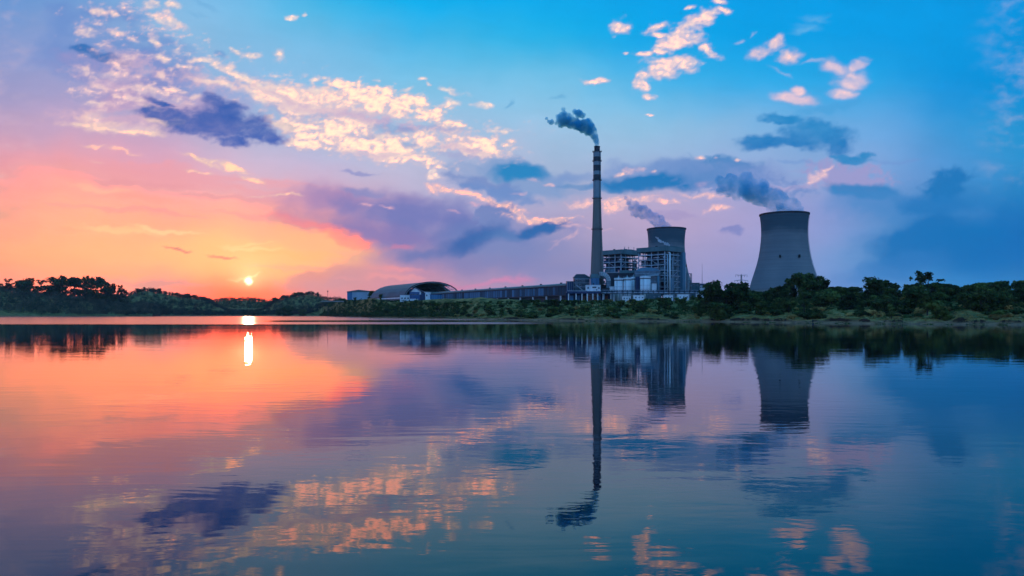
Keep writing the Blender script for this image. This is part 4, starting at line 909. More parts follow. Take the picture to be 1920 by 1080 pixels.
# curved coal shed on the left -------------------------------------------------------------------------------------
t = empty('coal_shed', (X(812, 1325), 1325, 28.5), 0, 'huge curved coal shed with a teal roof and a dark open end', 'coal shed')
ax = Vector((-86, 150, 0)).normalized(); pr_ = Vector((ax.y, -ax.x, 0)); Ls = 178.; hs = 55.; Hs = 34.5
def arcp(u): a = math.pi * u; return (-hs * math.cos(a), Hs * math.sin(a) ** .82 if 0 < u < 1 else 0.0)
def sp_(s, q, z): v = ax * s + pr_ * q; return (v.x, v.y, z)
na, nl = 14, 12
for i in range(na):
    for j in range(nl):
        if i >= 10 and j < 2: continue
        (q0, z0_), (q1, z1_) = arcp(i / na), arcp((i + 1) / na); s0, s1 = Ls * j / nl + .25, Ls * (j + 1) / nl - .25
        P = []
        for s in (s0, s1):
            for (q, z) in ((q0, z0_), (q1, z1_)):
                P.append(sp_(s, q, z))
        nrm = Vector((q0 + q1, 0, z0_ + z1_ + 12)).normalized(); off = pr_ * nrm.x * .5 + Vector((0, 0, nrm.z * .5))
        Q = [tuple(Vector(p) + off) for p in P]
        MB().add(P + Q, [(0,1,3,2),(4,6,7,5),(0,4,5,1),(2,3,7,6),(0,2,6,4),(1,5,7,3)]).build('roof_panel', M['shed_roof'] if i < 10 else M['pale_steel'], t)
for j in range(nl + 1):
    rb = MB()
    for i in range(na):
        a, b = arcp(i / na), arcp((i + 1) / na); s = Ls * j / nl
        rb.beam(sp_(s, a[0] * .985, max(a[1] - .9, 0)), sp_(s, b[0] * .985, max(b[1] - .9, 0)), .6)
        if i >= 9:
            rb.beam(sp_(s, a[0] * .95, max(a[1] - 3, 0)), sp_(s, b[0] * .95, max(b[1] - 3, 0)), .4); rb.beam(sp_(s, a[0] * .985, max(a[1] - .9, 0)), sp_(s, b[0] * .95, max(b[1] - 3, 0)), .3)
    rb.build('arch_rib', M['pale_steel'] if j < 3 else M['steel'], t)
for i in range(9, na + 1):
    q, z = arcp(i / na); MB().beam(sp_(0, q * .985, max(z - .9, 0)), sp_(Ls / nl * 2, q * .985, max(z - .9, 0)), .45).build('purlin', M['pale_steel'], t)
eg = MB()
for i in range(na):
    a, b = arcp(i / na), arcp((i + 1) / na); eg.beam(sp_(-.4, a[0], a[1] + .3), sp_(-.4, b[0], b[1] + .3), 1.0, 1.4)
eg.build('end_trim', M['dark_steel'], t)
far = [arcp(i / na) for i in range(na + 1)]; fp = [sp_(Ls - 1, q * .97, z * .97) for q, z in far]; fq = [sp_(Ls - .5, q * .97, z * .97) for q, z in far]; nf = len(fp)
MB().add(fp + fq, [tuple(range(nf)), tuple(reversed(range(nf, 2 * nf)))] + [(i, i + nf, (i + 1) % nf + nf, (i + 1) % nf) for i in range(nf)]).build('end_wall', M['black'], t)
cp = MB()
for s, q, r_, h_ in ((60, -12, 26, 15), (100, 4, 30, 18), (135, -6, 24, 13), (30, 14, 18, 9)):
    c = sp_(s, q, 0); cp.cyl((c[0], c[1], -1), (c[0], c[1], h_), r_, 1.5, 20)
cl = cp.build('coal_heap', M['black'], None, t.location); tag(cl, 'black coal heaps inside the open curved shed', 'coal heap')
MB().box(sp_(Ls / 2, -hs + .6, 3.2), (Ls, .8, 7.5), math.atan2(ax.y, ax.x)).build('side_wall', M['white_paint'], t)
# buildings in front of the coal shed -----------------------------------------------------------------------------------
D = 1195; t, z0 = ground_empty('gabled_house', 784, D, 0, 'blue-fronted building with a white gable before the open coal shed', 'building')
fx = lambda px: (px - 784) / F * D; fz = lambda py: Z(py, D) - z0
MB().box(((fx(768) + fx(787)) / 2, 7, (fz(547.5)) / 2), (fx(787) - fx(768), 14, fz(547.5))).build('front_wall', M['blue_front'], t)
MB().prism([(fx(770), fz(547.4)), (fx(788), fz(547.4)), (fx(783), fz(542.5)), (fx(777), fz(540))], .2, 13.6).build('gable', M['white_paint'], t)
MB().prism([(fx(767), fz(548)), (fx(777), fz(539.6)), (fx(795), fz(548.5)), (fx(795), fz(547.3)), (fx(777), fz(538.3)), (fx(766.4), fz(547))], -1, 15).build('roof', M['blue_dark'], t)
MB().box(((fx(785) + fx(797)) / 2, 6, fz(549) / 2), (fx(797) - fx(785.3), 11, fz(549))).build('side_wing', M['blue_dark'], t)
MB().box((fx(788), -.1, fz(549.5)), (2.4, .5, 4.6)).build('window', M['white_paint'], t, label='tall pale window painted white')  # a plain white-painted block serves as this window
MB().box(((fx(769) + fx(784)) / 2, -1.2, 1.2), (fx(784) - fx(769), 2, 3.2)).build('porch_wall', M['white_paint'], t)
for k in range(4): win(t, fx(771 + 4 * k), -.1, fz(552), 2.2, 2.0)
t, w, H = block('white_tower_block', 797.5, 806.5, 1180, 8, 548.5, M['white_paint'], 'narrow white block between the gabled building and the blue shed', 'block', roof=M['white_paint'])
win(t, -w * .2, -4.05, H * .62, 1.8, 2.6); MB().box((0, -2.2, H + .4), (w + 3, 5, 1)).build('canopy', M['white_paint'], t)
D = 1160; t, z0 = ground_empty('blue_shed', 817, D, 0, 'blue clad shed raised on pale posts left of the conveyor gallery', 'shed')
w = 22 / F * D; zb0 = Z(561, D) - z0; zt0 = Z(552.5, D) - z0
for k in range(5): MB().box((-w / 2 + w * (k + .5) / 5, 4, (zb0 + zt0) / 2), (w / 5 - .2, 8, zt0 - zb0)).build('wall_panel', M['blue_panel'], t)
MB().box((0, 4, zt0 + .3), (w + 1, 9, .6)).build('roof', M['blue_dark'], t)
for k in range(4): MB().box((-w / 2 + 1 + k * (w - 2) / 3, .5, zb0 / 2 - 2), (.9, .9, zb0 + 4)).build('post', M['white_paint'], t)
t, w, H = block('site_hut', 750, 769, 1230, 10, 552.6, M['white_paint'], 'long low white house with a blue roof left of the gabled building', 'house', roof=M['blue_dark'])
for k in range(3): win(t, -w * .3 + w * .3 * k, -5.05, H * .5, 2.4, 2.2)
D = 1830; t, z0 = ground_empty('warehouse', 674, D, R(4), 'pale blue warehouse with a shallow gable roof, leftmost building on the shore', 'warehouse')
w = 46 / F * D; fz = lambda py: Z(py, D) - z0
for k in range(10): MB().box((-w / 2 + w * (k + .5) / 10, 12, fz(546.3) / 2), (w / 10 - .2, 22, fz(546.3))).build('wall_panel', M['ware_wall'] if k > 1 else M['blue_panel'], t)
MB().prism([(-w / 2 - .6, fz(546.6)), (-w * .04, fz(543.2)), (w / 2 + .6, fz(545.8)), (w / 2 + .6, fz(546.8)), (-w / 2 - .6, fz(547.8))], -.4, 24).build('roof', M['teal_roof'], t)
for k in range(4): MB().box((-w * .4 + w * .27 * k, -3, 0), (.5, .5, 7)).build('fence_post', M['pale_steel'], t)
t = empty('embankment_wall', (X(655, 1790), 1790, Z(565.5, 1790)), R(3), 'long pale low wall on the bank below the warehouse', 'wall')
for k in range(16): MB().box((-64 + 8 * k, 0, .4), (7.8, .8, 2.6)).build('wall_segment', M['concrete'], t)
MB().box((0, 0, 1.85), (129, 1.1, .3)).build('coping', M['concrete'], t)
D = 1900; t, z0 = ground_empty('water_tower_mast', 614.5, D, 0, 'slim dark mast with a small box on top on the wooded skyline', 'mast')
Hm = Z(545, D) - z0; MB().cyl((0, 0, 0), (0, 0, Hm - 2.5), .5, .4, 8).build('pole', M['dark_steel'], t); MB().box((0, 0, Hm - 1.6), (2.4, 2.0, 3.2)).build('box', M['dark_steel'], t)
# marker post standing in the shallows ---------------------------------------------------------------------------------------
D = 414; t = empty('marker_post', (X(1524, D), D, -.5), 0, 'short dark marker post with a crosspiece standing in the shallow water', 'post')
MB().cyl((0, 0, 0), (0, 0, 3.1), .22, .18, 8).build('pole', M['black'], t); MB().box((0, 0, 2.2), (1.3, .25, .3)).build('crosspiece', M['black'], t); MB().box((.1, 0, .8), (.9, .5, .8)).build('float', M['dark_steel'], t)
# ---------------------------------------------------------------- vegetation
rng = np.random.RandomState(21)
def leaf_cloud(lobes, n, size, rs, flat=.75, fill=.35):
    """n leaf clumps (quads) spread through a set of lobes; returns verts, quads"""
    lobes = np.array(lobes, float)                  # cx cy cz rx ry rz
    vol = lobes[:, 3] * lobes[:, 4] * lobes[:, 5]; k = rs.choice(len(lobes), n, p=vol ** .75 / (vol ** .75).sum())
    d = rs.normal(size=(n, 3)); d /= np.linalg.norm(d, axis=1)[:, None]
    d[:, 2] = np.where((d[:, 2] < -.5) & (rs.rand(n) < .5), -d[:, 2], d[:, 2])
    r = (fill + (1 - fill) * rs.rand(n) ** .45)[:, None] * (1 + .10 * rs.normal(size=(n, 1)))
    c = lobes[k, :3] + d * lobes[k, 3:6] * r
    nrm = d + rs.normal(size=(n, 3)) * .65 + np.array([0, 0, .25]); nrm /= np.linalg.norm(nrm, axis=1)[:, None]
    a = np.cross(nrm, rs.normal(size=(n, 3))); a /= np.linalg.norm(a, axis=1)[:, None]; b = np.cross(nrm, a)
    s = size * (.55 + .9 * rs.rand(n))[:, None]; t = s * (.5 + .5 * rs.rand(n))[:, None]
    v = np.stack([c - a * s - b * t * .4, c - b * t + a * s * .2, c + a * s + b * t * .3, c + b * t - a * s * .15], 1).reshape(-1, 3)
    return v, np.arange(4 * n).reshape(-1, 4)
def limb_mesh(h, lobes, rs, r=.22):
    m = MB(); top = h * .42
    m.cyl((0, 0, -.8), (0, 0, top * .5), r * 1.25, r, 7, False); m.cyl((0, 0, top * .5), (rs.uniform(-.2, .2), rs.uniform(-.2, .2), top), r, r * .8, 7, False)
    for l in lobes:
        p0 = (0, 0, top * rs.uniform(.6, 1)); p1 = (l[0] * .75, l[1] * .75, l[2]); mid = tuple((a + b) / 2 + rs.uniform(-.3, .3) for a, b in zip(p0, p1))
        m.cyl(p0, mid, r * .5, r * .34, 5, False); m.cyl(mid, p1, r * .34, r * .12, 5, False)
    me = bpy.data.meshes.new('trunk'); me.from_pydata(m.v, [], m.f); me.update(); me.materials.append(M['bark']); return me
def tree_kind(kind, seed):
    rs = np.random.RandomState(seed); L = []
    if kind == 'round':
        for i in range(15): a = rs.rand() * 6.3; q = rs.rand() ** .6 * 2.6; L.append((q * math.cos(a), q * math.sin(a), rs.uniform(1.6, 8.2) - q * .6, *(rs.uniform(1.2, 2.2, 2)), rs.uniform(1.1, 1.9)))
        n, s = 2000, .40
    elif kind == 'spread':
        for i in range(20): a = rs.rand() * 6.3; q = rs.rand() ** .5 * 5.0; L.append((q * math.cos(a), q * math.sin(a), rs.uniform(2.2, 8.6) - q * .42, *(rs.uniform(1.2, 2.2, 2)), rs.uniform(.9, 1.6)))
        n, s = 2300, .38
    elif kind == 'tall':
        for i in range(12): a = rs.rand() * 6.3; z = rs.uniform(2.6, 10); q = rs.rand() * 1.9 * (1.1 - abs(z - 5) / 9); L.append((q * math.cos(a), q * math.sin(a), z, *(rs.uniform(.9, 1.6, 2)), rs.uniform(.8, 1.5)))
        n, s = 1400, .38
    elif kind == 'airy':
        for i in range(20): a = rs.rand() * 6.3; q = .3 + rs.rand() ** .5 * 3.2; L.append((q * math.cos(a), q * math.sin(a), rs.uniform(2.2, 9.4) - q * .15, *(rs.uniform(.6, 1.3, 2)), rs.uniform(.5, 1.1)))
        n, s = 850, .34
    elif kind == 'shrub':
        for i in range(8): a = rs.rand() * 6.3; q = rs.rand() * 2.0; L.append((q * math.cos(a), q * math.sin(a), rs.uniform(.5, 2.0), *(rs.uniform(.8, 1.5, 2)), rs.uniform(.6, 1.1)))
        n, s = 620, .32
    v, q = leaf_cloud(L, n, s, rs, fill=.25)
    return (np_mesh('crown_' + kind, v, q), limb_mesh({'round': 9, 'spread': 9, 'tall': 10, 'airy': 9, 'shrub': 2}[kind], L[:7], rs, .1 if kind == 'shrub' else .24), max(l[2] + l[5] for l in L))
KIND = {k: [tree_kind(k, 100 + i * 7 + j) for i in range(n)] for j, (k, n) in enumerate((('round', 4), ('spread', 3), ('tall', 3), ('airy', 3), ('shrub', 5)))}
LEAFED = {}
def leafed(me, mt):
    k = (me.name, mt)
    if k not in LEAFED:
        c = me.copy(); c.materials.clear(); c.materials.append(M[mt]); LEAFED[k] = c
    return LEAFED[k]
def plant(kind, px, D, h, mt, label, cat, group=None, wide=1., top=None, sink=0.):
    z = gz(px, D) - sink
    if top is not None: h = Z(top, D) - z
    me, tm, mh = random.choice(KIND[kind]); s = h / mh
    name = {'round': 'broadleaf_tree', 'spread': 'spreading_tree', 'tall': 'upright_tree', 'airy': 'airy_tree', 'shrub': 'bush'}[kind]
    t = empty(name, (X(px, D), D, z), random.uniform(0, 6.28), label, cat, group); t.scale = (s * wide, s * wide, s)
    link('crown' if kind != 'shrub' else 'foliage', leafed(me, mt), None, t); link('trunk' if kind != 'shrub' else 'stems', tm, None, t)
    return t
# notable trees of the right-hand bank
plant('spread', 1510, 640, 0, 'leaf_dark', 'wide flat-topped dark tree in front of the right foot of the wide cooling tower', 'tree', wide=.95, top=511)
plant('round', 1487, 650, 0, 'leaf_dark', 'low rounded dark tree touching the left side of the flat-topped tree', 'tree', wide=.9, top=537)
plant('spread', 1361, 640, 0, 'leaf_dark', 'broad dark tree with gaps of light at its left edge, right end of the plant', 'tree', wide=1.15, top=526.5)
plant('round', 1391, 630, 0, 'leaf_dark', 'dense dome-shaped dark tree directly below the transmission pylon', 'tree', wide=1.1, top=528)
plant('round', 1352, 650, 0, 'leaf_dark', 'small dark tree hiding the right end of the long annex', 'tree', wide=.8, top=540)
plant('airy', 1741, 560, 0, 'leaf_dark', 'open airy tree standing above the wood at far right', 'tree', wide=1.25, top=508)
plant('airy', 1724, 575, 0, 'leaf_dark', 'smaller airy tree left of the tallest open-crowned tree at far right', 'tree', wide=1.1, top=515)
plant('round', 1653, 600, 0, 'leaf_dark', 'rounded dark crown rising as a bump midway along the right-hand wood', 'tree', wide=1.6, top=518)
plant('round', 1440, 640, 0, 'leaf_dark', 'low dark tree before the left foot of the wide cooling tower', 'tree', wide=1.0, top=539)
plant('round', 1462, 645, 0, 'leaf_dark', 'broad low tree before the middle of the wide cooling tower base', 'tree', wide=1.2, top=536)
plant('tall', 1547, 620, 0, 'leaf_dark', 'narrow dark tree right beside the flat-topped tree', 'tree', wide=1.2, top=526)
plant('round', 1762, 445, 0, 'leaf_mid', 'bright green rounded bushy tree near the water at the far right', 'tree', wide=1.3, top=562)
plant('round', 1345, 560, 0, 'leaf_dark', 'dark bushy tree on the tan slope below the right end of the plant', 'tree', wide=1.4, top=566)
SKX = [560, 625, 715, 760, 830, 900, 1000, 1100, 1180, 1240, 1290, 1337, 1350, 1400, 1430, 1480, 1530, 1600, 1650, 1700, 1745, 1790, 1900, 2300]
SKY_ = [558, 560, 562, 561, 565, 563, 561.5, 562, 561, 558, 555, 550, 541, 542, 546, 544, 538, 537, 530, 532, 528, 534, 526, 506]
def skyline(px): return float(np.interp(px, SKX, SKY_)) + (2.6 if px > 1340 else 2.0) * float(perlin(np.array([px / 17.]), np.array([2.2]), 77)[0])
LANDMARKS = [(612, 'below the slim skyline mast'), (655, 'below the pale warehouse'), (700, 'left of the coal shed'), (735, 'below the coal shed roof'), (775, 'below the gabled building'), (812, 'below the blue shed'),
    (845, 'at the far end of the gallery'), (890, 'under the far third of the gallery'), (940, 'under the middle of the gallery'), (990, 'past the middle of the gallery'), (1040, 'under the near end of the gallery'),
    (1090, 'below the transfer tower'), (1118, 'below the chimney'), (1160, 'below the leftmost silo'), (1208, 'below the widest silo'), (1245, 'below the tall white pipe'), (1285, 'below the blue stair tower'), (1318, 'below the radio mast'),
    (1360, 'below the broad dark tree'), (1395, 'below the pylon'), (1435, 'below the left foot of the cooling tower'), (1475, 'below the middle of the cooling tower'), (1518, 'above the marker post'), (1560, 'right of the flat-topped tree'),
    (1605, 'right of the cooling tower'), (1650, 'below the bump in the wood'), (1700, 'left of the open airy tree'), (1742, 'below the open airy tree'), (1790, 'right of the open airy tree'), (1850, 'near the right edge'), (1905, 'at the right edge')]
zones = [(600, 830, 'below the coal shed and warehouse', 120), (830, 1060, 'below the long conveyor gallery', 110), (1060, 1340, 'below the silos and boiler houses', 150),
         (1340, 1560, 'below the wide cooling tower', 150), (1560, 1930, 'on the rise right of the wide cooling tower', 190)]
for z0_, z1_, where, n in zones:
    done = 0; tries = 0
    while done < n and tries < n * 12:
        tries += 1
        px = random.uniform(z0_, z1_); S = float(shore(np.array([px]))[0]); L_ = float(np.interp(px, PX_, PL_))
        s = random.uniform(85 if px > 1000 else 45, L_ * 1.2) if random.random() < .84 else random.uniform(26, 90); D = S + s
        g0 = gz(px, D); room = Z(skyline(px), D) - g0
        if room < 1.2: continue
        far = s / L_; tree = random.random() < (.22 + .5 * far)
        if tree:
            h = min(random.uniform(6, 12) * (1.25 if px > 1560 else 1) * (1.0 if px > 1340 else .8), room)
            if h < 4: tree = False
        kind = random.choice(['round', 'round', 'round', 'tall', 'airy']) if tree else 'shrub'
        if not tree: h = min(random.uniform(2.0, 4.8), room)
        mt = random.choices(['leaf_dark', 'leaf_mid', 'leaf_dry'], [5, 4, 1 if far > .55 else (5 if px > 1060 else 3)])[0]
        if tree and mt == 'leaf_dry': mt = 'leaf_mid'
        tone = {'leaf_dark': 'dark green', 'leaf_mid': 'mid green', 'leaf_dry': 'olive'}[mt]
        lm = min(LANDMARKS, key=lambda q: abs(q[0] - px))[1]
        row = 'by the water' if s < 60 else ('halfway up' if far < .7 else 'atop the bank')
        size = ('tall ' if h > 8 else '') if tree else ('low ' if h < 3 else 'big ')
        lab = f"{size}{tone} {'tree' if tree else 'bush'} {row}, {lm}"; grp = f"{tone} {'trees' if tree else 'bushes'} {row}, {lm}"
        plant(kind, px, D, h, mt, lab, 'tree' if tree else 'bush', grp, wide=random.uniform(1.0, 1.6) if tree else random.uniform(1.0, 1.9), sink=.3)
        done += 1
# low undergrowth nobody could count: one object
def scatter_mass(name, pts, sizes, per, leaf, mt, rs, flat=.6):
    n = len(pts); k = np.repeat(np.arange(n), per); N_ = len(k)
    d = rs.normal(size=(N_, 3)); d /= np.linalg.norm(d, axis=1)[:, None]; d[:, 2] = np.abs(d[:, 2])
    s = sizes[k]; c = pts[k] + d * np.stack([s[:, 0], s[:, 0], s[:, 1]], 1) * (.45 + .55 * rs.rand(N_) ** .5)[:, None]
    nrm = d + rs.normal(size=(N_, 3)) * .6; nrm /= np.linalg.norm(nrm, axis=1)[:, None]
    a = np.cross(nrm, rs.normal(size=(N_, 3))); a /= np.linalg.norm(a, axis=1)[:, None]; b = np.cross(nrm, a)
    w = (leaf * (.6 + .8 * rs.rand(N_)) * (s[:, 0] / s[:, 0].mean()) ** .5)[:, None]
    v = np.stack([c - a * w, c - b * w * .7, c + a * w, c + b * w * .8], 1).reshape(-1, 3)
    o = link(name, np_mesh(name, v, np.arange(4 * N_).reshape(-1, 4)), M[mt]); o['kind'] = 'stuff'; return o
def band(n, pxa, pxb, sa, sb, rs):
    px = rs.uniform(pxa, pxb, n); S = shore(px); s = sa + (sb - sa) * rs.rand(n) ** 1.2; D = S + s
    return px, D
px, D = band(3600, 560, 1980, 34, 150, rng); z = ground_pd(px, D)
ok = ((D - shore(px) > 80 + 25 * fbm(px / 30., D / 30., 2, 66)) | (px < 980) | (rng.rand(len(px)) < .10)) & (z < Z(np.interp(px, SKX, SKY_), D) - 2) & (fbm(px / 20., D / 16., 3, 61) > -.12)
p = np.stack([X(px, D), D, z - .2], 1)[ok]; sz = np.stack([rng.uniform(.9, 2.4, len(p)), rng.uniform(.6, 1.5, len(p))], 1)
tag(scatter_mass('undergrowth', p, sz, 26, .34, 'leaf_mid', rng), 'low mixed undergrowth covering the lake bank', 'undergrowth')
px, D = band(6500, 560, 1980, 15, 120, rng); z = ground_pd(px, D); ok = fbm(px / 26., D / 14., 3, 62) > -.22
p = np.stack([X(px, D), D, z - .15], 1)[ok]; sz = np.stack([rng.uniform(.8, 2.0, len(p)), rng.uniform(.3, .7, len(p))], 1)
tag(scatter_mass('dry_grass', p, sz, 20, .24, 'leaf_dry', rng), 'tan dry grass tussocks along the top of the shore bank', 'grass')
px, D = band(4200, 560, 2000, 95, 330, rng); z = ground_pd(px, D)
ok = (z < Z(np.interp(px, SKX, SKY_), D) - 2.6) & ((px > 1335) | (D < shore(px) + 200))
p = np.stack([X(px, D), D, z - .2], 1)[ok]; sz = np.stack([rng.uniform(1.6, 3.8, len(p)), rng.uniform(1.4, 2.6, len(p))], 1)
tag(scatter_mass('thicket', p, sz, 30, .5, 'leaf_dark', rng), 'dark thicket filling the slope between the trees', 'thicket')
px, D = band(700, 640, 1980, -1.5, 11, rng); z = ground_pd(px, D); ok = fbm(px / 30., D * 0 + 4, 3, 64) > .0
p = np.stack([X(px, D), D, np.maximum(z, 0) - .05], 1)[ok]; sz = np.stack([rng.uniform(.6, 2.2, len(p)), rng.uniform(.15, .4, len(p))], 1)
tag(scatter_mass('shore_weed', p, sz, 18, .2, 'leaf_mid', rng), 'low green weed growing in patches along the water edge', 'weed')
def stones():
    m_ = MB()
    for k in range(420):
        px = random.uniform(900, 1960); D = float(shore(np.array([px]))[0]) + random.uniform(-.6, 12); r = random.uniform(.15, .55) * (1 if random.random() < .9 else 1.8)
        z = max(gz(px, D), 0); c = (X(px, D), D, z + r * .15); P = []
        for (dx, dy, dz) in ((1, 0, 0), (.3, .9, 0), (-.8, .6, 0), (-.9, -.5, 0), (.2, -1, 0), (.1, .1, .7)): P.append((c[0] + dx * r * random.uniform(.7, 1.3), c[1] + dy * r * random.uniform(.7, 1.3), c[2] + dz * r * random.uniform(.6, 1.1) - (0 if dz else .1)))
        m_.add(P, [(0,1,5),(1,2,5),(2,3,5),(3,4,5),(4,0,5)])
    o = m_.build('shore_stones', M['earth']); o['kind'] = 'stuff'; tag(o, 'scattered stones and clods on the narrow brown beach', 'stones')
stones()
# far wooded hills across the lake: they read as one mass
def wood(name, n, pxa, pxb, Da, Db, hmin, hmax, label, leaf=1.35, per=34, cond=None, mt='leaf_wood'):
    px = rng.uniform(pxa, pxb, n); D = np.maximum(rng.uniform(Da, Db, n), shore(px) + rng.exponential(70, n) + 14); z = ground_pd(px, D)
    k = (z > 1.0) & (D < Db + 300)
    if cond is not None: k &= cond(px, D, z)
    px, D, z = px[k], D[k], z[k]; h = rng.uniform(hmin, hmax, len(px)) * (1 + .25 * fbm(px / 12., D / 90., 2, 71))
    pts = np.stack([X(px, D), D, z + h * .25], 1); sz = np.stack([h * rng.uniform(.38, .62, len(px)), h * rng.uniform(.62, .85, len(px))], 1)
    o = scatter_mass(name, pts, sz, per, leaf, mt, rng); tag(o, label, 'woodland'); return px, D, z
glade = lambda px, D, z: ~((px > 365) & (px < 500) & (D > 2620) & (D < 2960) & (z < 26))
wood('woodland', 1500, -120, 300, 1850, 2560, 12, 22, 'dark wood on the near point at the far left', 1.15, 80)
wood('woodland', 2300, 130, 640, 2450, 3250, 11, 18, 'blue-green wooded hills across the lake below the sunset', 1.05, 56, glade)
wood('woodland', 600, 360, 540, 3500, 4150, 14, 22, 'farther wooded ridge directly under the setting sun', 1.6, 44, mt='leaf_dark')
wood('woodland', 3600, 560, 860, 900, 2000, 4.5, 8.5, 'low dark wood on the shore below the warehouse and coal shed', .95, 34, lambda px, D, z: (z + 5 < Z(np.interp(px, SKX, SKY_), D)) & (D < shore(px) + 210), 'leaf_dark')
wood('woodland', 1300, 255, 640, 2440, 2620, 7, 13, 'greyish shoreline trees along the far side of the lake', 1.0, 50, mt='leaf_wood')
# single trees that stand clear on the skylines
def crest(px, Da, Db):
    D = np.linspace(Da, Db, 60); z = ground_pd(np.full(60, float(px)), D); k = np.argmax((z - CAM_Z) / D); return float(D[k])
for px, top, kind, wd in ((150, 521, 'airy', 1.), (160, 523, 'airy', .9), (169, 520, 'airy', .9), (181, 517, 'airy', 1.), (191, 522, 'airy', .8), (199, 530, 'airy', .8), (212, 530, 'airy', .7), (221, 534, 'airy', .7), (229, 540, 'airy', .7), (204, 538, 'round', .9), (140, 518, 'airy', 1.5), (124, 521, 'airy', 1.5), (100, 519, 'round', 1.4), (70, 524, 'airy', 1.5), (40, 520, 'round', 1.4), (12, 522, 'airy', 1.5)):
    plant(kind, px, crest(px, 2150, 2450), 0, 'leaf_dark', 'tall ragged tree breaking the skyline of the dark wood at far left', 'tree', 'ragged skyline trees on the left point', wide=wd, top=top)
for px, top, kind, grp in [(p_, None, 'tall', 'pointed trees on the hill crest left of the sun') for p_ in (262, 272, 283, 297, 301, 318, 331, 344, 351, 352, 366, 378, 387, 396)] + [(p_, None, 'tall', 'pointed trees on the hill crest right of the sun') for p_ in (500, 507, 512, 519, 530, 536, 545, 553, 560, 568, 577, 585, 596)]:
    px += random.uniform(-1.5, 1.5); Dc = crest(px, 2600, 3300)
    plant(random.choice(['tall', 'round', 'round']), px, Dc, random.uniform(15, 25), 'leaf_dark', grp.replace('trees', 'tree').replace('pointed tree', 'small pointed tree') , 'tree', grp, wide=random.uniform(1.2, 1.9), sink=5)
for px, D, h, lab in ((536, 2300, 30, 'large dark tree standing alone on the far shore below the right-hand hill'), (522, 2330, 17, 'small dark tree left of the lone large tree on the far shore'),
                      (566, 2330, 20, 'rounded dark tree on the far shore right of the lone large tree')):
    plant('round', px, max(D, float(shore(np.array([px]))[0]) + 25), h, 'leaf_dark', lab, 'tree', wide=1.6)
for px, D, h, lab in ((696, 1560, 15, 'dark tree between the warehouse and the coal shed'), (701, 1500, 17, 'taller dark tree right beside the left end of the coal shed'), (736, 1240, 13, 'round dark tree before the white base wall of the coal shed'),
                      (728, 1260, 10, 'small round tree left of the one before the coal shed wall'), (757, 1180, 8, 'small dark tree before the low white house'), (716, 1400, 12, 'slim dark tree before the left end of the coal shed'), (666, 1800, 9, 'dark low tree at the left front of the warehouse')):
    plant('round', px, D, h, 'leaf_dark', lab, 'tree', wide=1.1)

# ---------------------------------------------------------------- smoke and steam
def smoke_mat(name, col, dens, ns=None, thr=(.35, .6), absorb=None, emis=None):
    m, nt, N, L = nodes(name); out = N('ShaderNodeOutputMaterial'); v = N('ShaderNodeVolumePrincipled'); L(v.outputs[0], out.inputs['Volume'])
    v.inputs['Color'].default_value = (*col, 1); v.inputs['Density'].default_value = dens; v.inputs['Anisotropy'].default_value = .1
    if absorb: v.inputs['Absorption Color'].default_value = (*absorb, 1)
    if ns:
        ge = N('ShaderNodeTexCoord'); n = N('ShaderNodeTexNoise'); n.inputs['Scale'].default_value = ns; n.inputs['Detail'].default_value = 4; n.inputs['Roughness'].default_value = .6; L(ge.outputs['Object'], n.inputs[0])
        r = N('ShaderNodeMapRange'); L(n.outputs[0], r.inputs[0]); r.inputs[1].default_value = thr[0]; r.inputs[2].default_value = thr[1]; r.inputs[3].default_value = 0; r.inputs[4].default_value = dens; L(r.outputs[0], v.inputs['Density'])
    return m
def plume(name, balls, D, mt, label, voxel, disp, seed, cat='smoke', dscale=6., dz=0):
    """smoke body: overlapping puffs fused into one closed lumpy surface"""
    import bmesh
    rs = random.Random(seed); bm = bmesh.new(); k = D / F
    c0 = Vector((X(balls[0][0], D), D + dz, Z(balls[0][1], D)))
    for (px, py, r) in balls:
        c = Vector((X(px, D), D + dz + rs.uniform(-.5, .5) * r * k, Z(py, D))) - c0
        bmesh.ops.create_icosphere(bm, subdivisions=2, radius=r * k, matrix=Matrix.Translation(c))
        for _ in range(5):                    # smaller puffs on its skin
            d = Vector((rs.uniform(-1, 1), rs.uniform(-1, 1), rs.uniform(-1, 1))).normalized(); q = r * k * rs.uniform(.3, .5)
            bmesh.ops.create_icosphere(bm, subdivisions=2, radius=q, matrix=Matrix.Translation(c + d * (r * k * .82)))
    me = bpy.data.meshes.new(name); bm.to_mesh(me); bm.free(); me.materials.append(mt)
    o = bpy.data.objects.new(name, me); COL.objects.link(o); o.location = c0
    md = o.modifiers.new('fuse', 'REMESH'); md.mode = 'VOXEL'; md.voxel_size = voxel
    tx = bpy.data.textures.new(name + '_puffs', 'CLOUDS'); tx.noise_scale = dscale; tx.noise_depth = 3
    dm = o.modifiers.new('puffs', 'DISPLACE'); dm.texture = tx; dm.strength = disp; dm.mid_level = .5
    return tag(o, label, cat)
M['smoke_dark'] = smoke_mat('smoke_dark', (.02,.50,.92), .36, .09, (.27, .54), absorb=(.0,.16,.52))
M['steam_blue'] = smoke_mat('steam_blue', (.0,.50,.95), .17, .045, (.33, .68), absorb=(.0,.16,.50))
M['steam_thin'] = smoke_mat('steam_thin', (.0,.45,.92), .22, .045, (.33, .68), absorb=(.02,.14,.50))
M['steam_white'] = smoke_mat('steam_white', (.93,.95,1.0), .5, .2, (.25, .6))
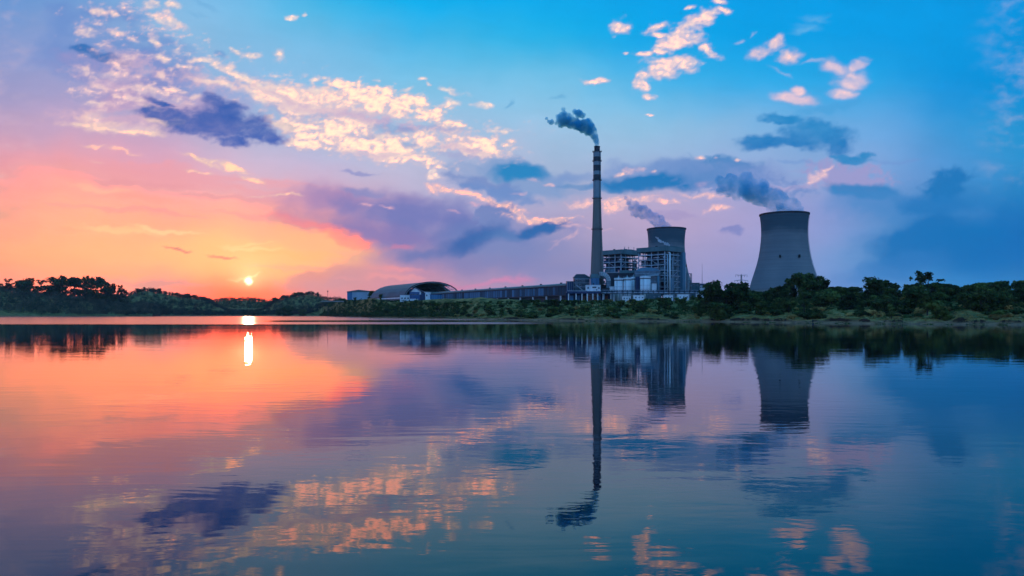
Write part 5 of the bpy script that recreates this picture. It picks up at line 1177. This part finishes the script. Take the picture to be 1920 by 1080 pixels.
plume('chimney_smoke', [(1118.6,273,4.2),(1118.2,268,5),(1117.5,262,6),(1115,256,7.5),(1111,249,9),(1106,242,10),(1101,247,8),(1099,236,11),(1092,243,8),(1089,234,11),(1081,237,9),(1078,229,10),(1070,234,9),(1066,226,10),(1058,228,10),(1052,233,7),
    (1049,222,8),(1057,214,7),(1056,205,4.5),(1044,231,4),(1034,229,5.5),(1029,227,3.5),(1025,222,3),(1085,214,8),(1078,209,5),(1092,217,6),(1104,229,8),(1110,235,6),(1067,215,4),(1046,226,5)], 900, M['smoke_dark'],
    'dark blue billowing smoke drifting left from the top of the chimney', .75, 2.6, 3, dscale=3.2)
plume('cooling_tower_steam', [(1500,393,8),(1490,390,10),(1478,390,11),(1465,390,11),(1453,391,9),(1443,392,7),(1495,384,9),(1488,381,10),(1472,378,15),(1458,372,17),(1444,380,12),(1440,365,18),(1424,372,14),(1420,357,17),(1404,364,14),(1402,350,16),(1388,357,13),(1386,345,13),(1374,352,10),(1368,362,9),(1412,340,8),(1380,370,9),(1370,340,14),(1356,350,12),(1398,335,14),(1348,338,10),(1430,348,12)], 860, M['steam_blue'],
    'blue-grey steam spreading up and left from the wide cooling tower', 1.5, 7., 4, 'steam', 8.)
plume('cooling_tower_steam', [(1250,424,8),(1240,420,10),(1232,418,9),(1238,411,9),(1226,410,12),(1216,401,11),(1206,402,9),(1208,392,9),(1198,392,9),(1195,402,7),(1190,384,8),(1184,390,7),(1180,378,7),(1174,372,5),(1186,402,5)], 1060, M['steam_thin'],
    'thin blue steam drifting left from the cooling tower behind the boiler house', 1.4, 6., 5, 'steam', 7.)
plume('roof_steam', [(1257,459,2.2),(1253,457,2.8),(1249,455,2.8),(1245,453,2.0),(1241,452,2.8),(1238,450,3),(1235,446,2.4),(1232,444,1.6)], 905, M['steam_white'],
    'small white wisp of steam above the roof of the nearer boiler house', .5, 1.2, 6, 'steam', 2., dz=6)

# ---------------------------------------------------------------- evening haze over lake and hills
hb = MB().box((0, 0, 148), (12300, 12300, 306))
hz = hb.build('haze', None); hz['kind'] = 'stuff'
m, nt, N, L = nodes('haze_air'); out = N('ShaderNodeOutputMaterial'); pv = N('ShaderNodeVolumePrincipled'); L(pv.outputs[0], out.inputs['Volume'])
pv.inputs['Color'].default_value = (.80, .84, .95, 1); pv.inputs['Density'].default_value = 2.0e-5; pv.inputs['Anisotropy'].default_value = .2
hz.data.materials.append(m)
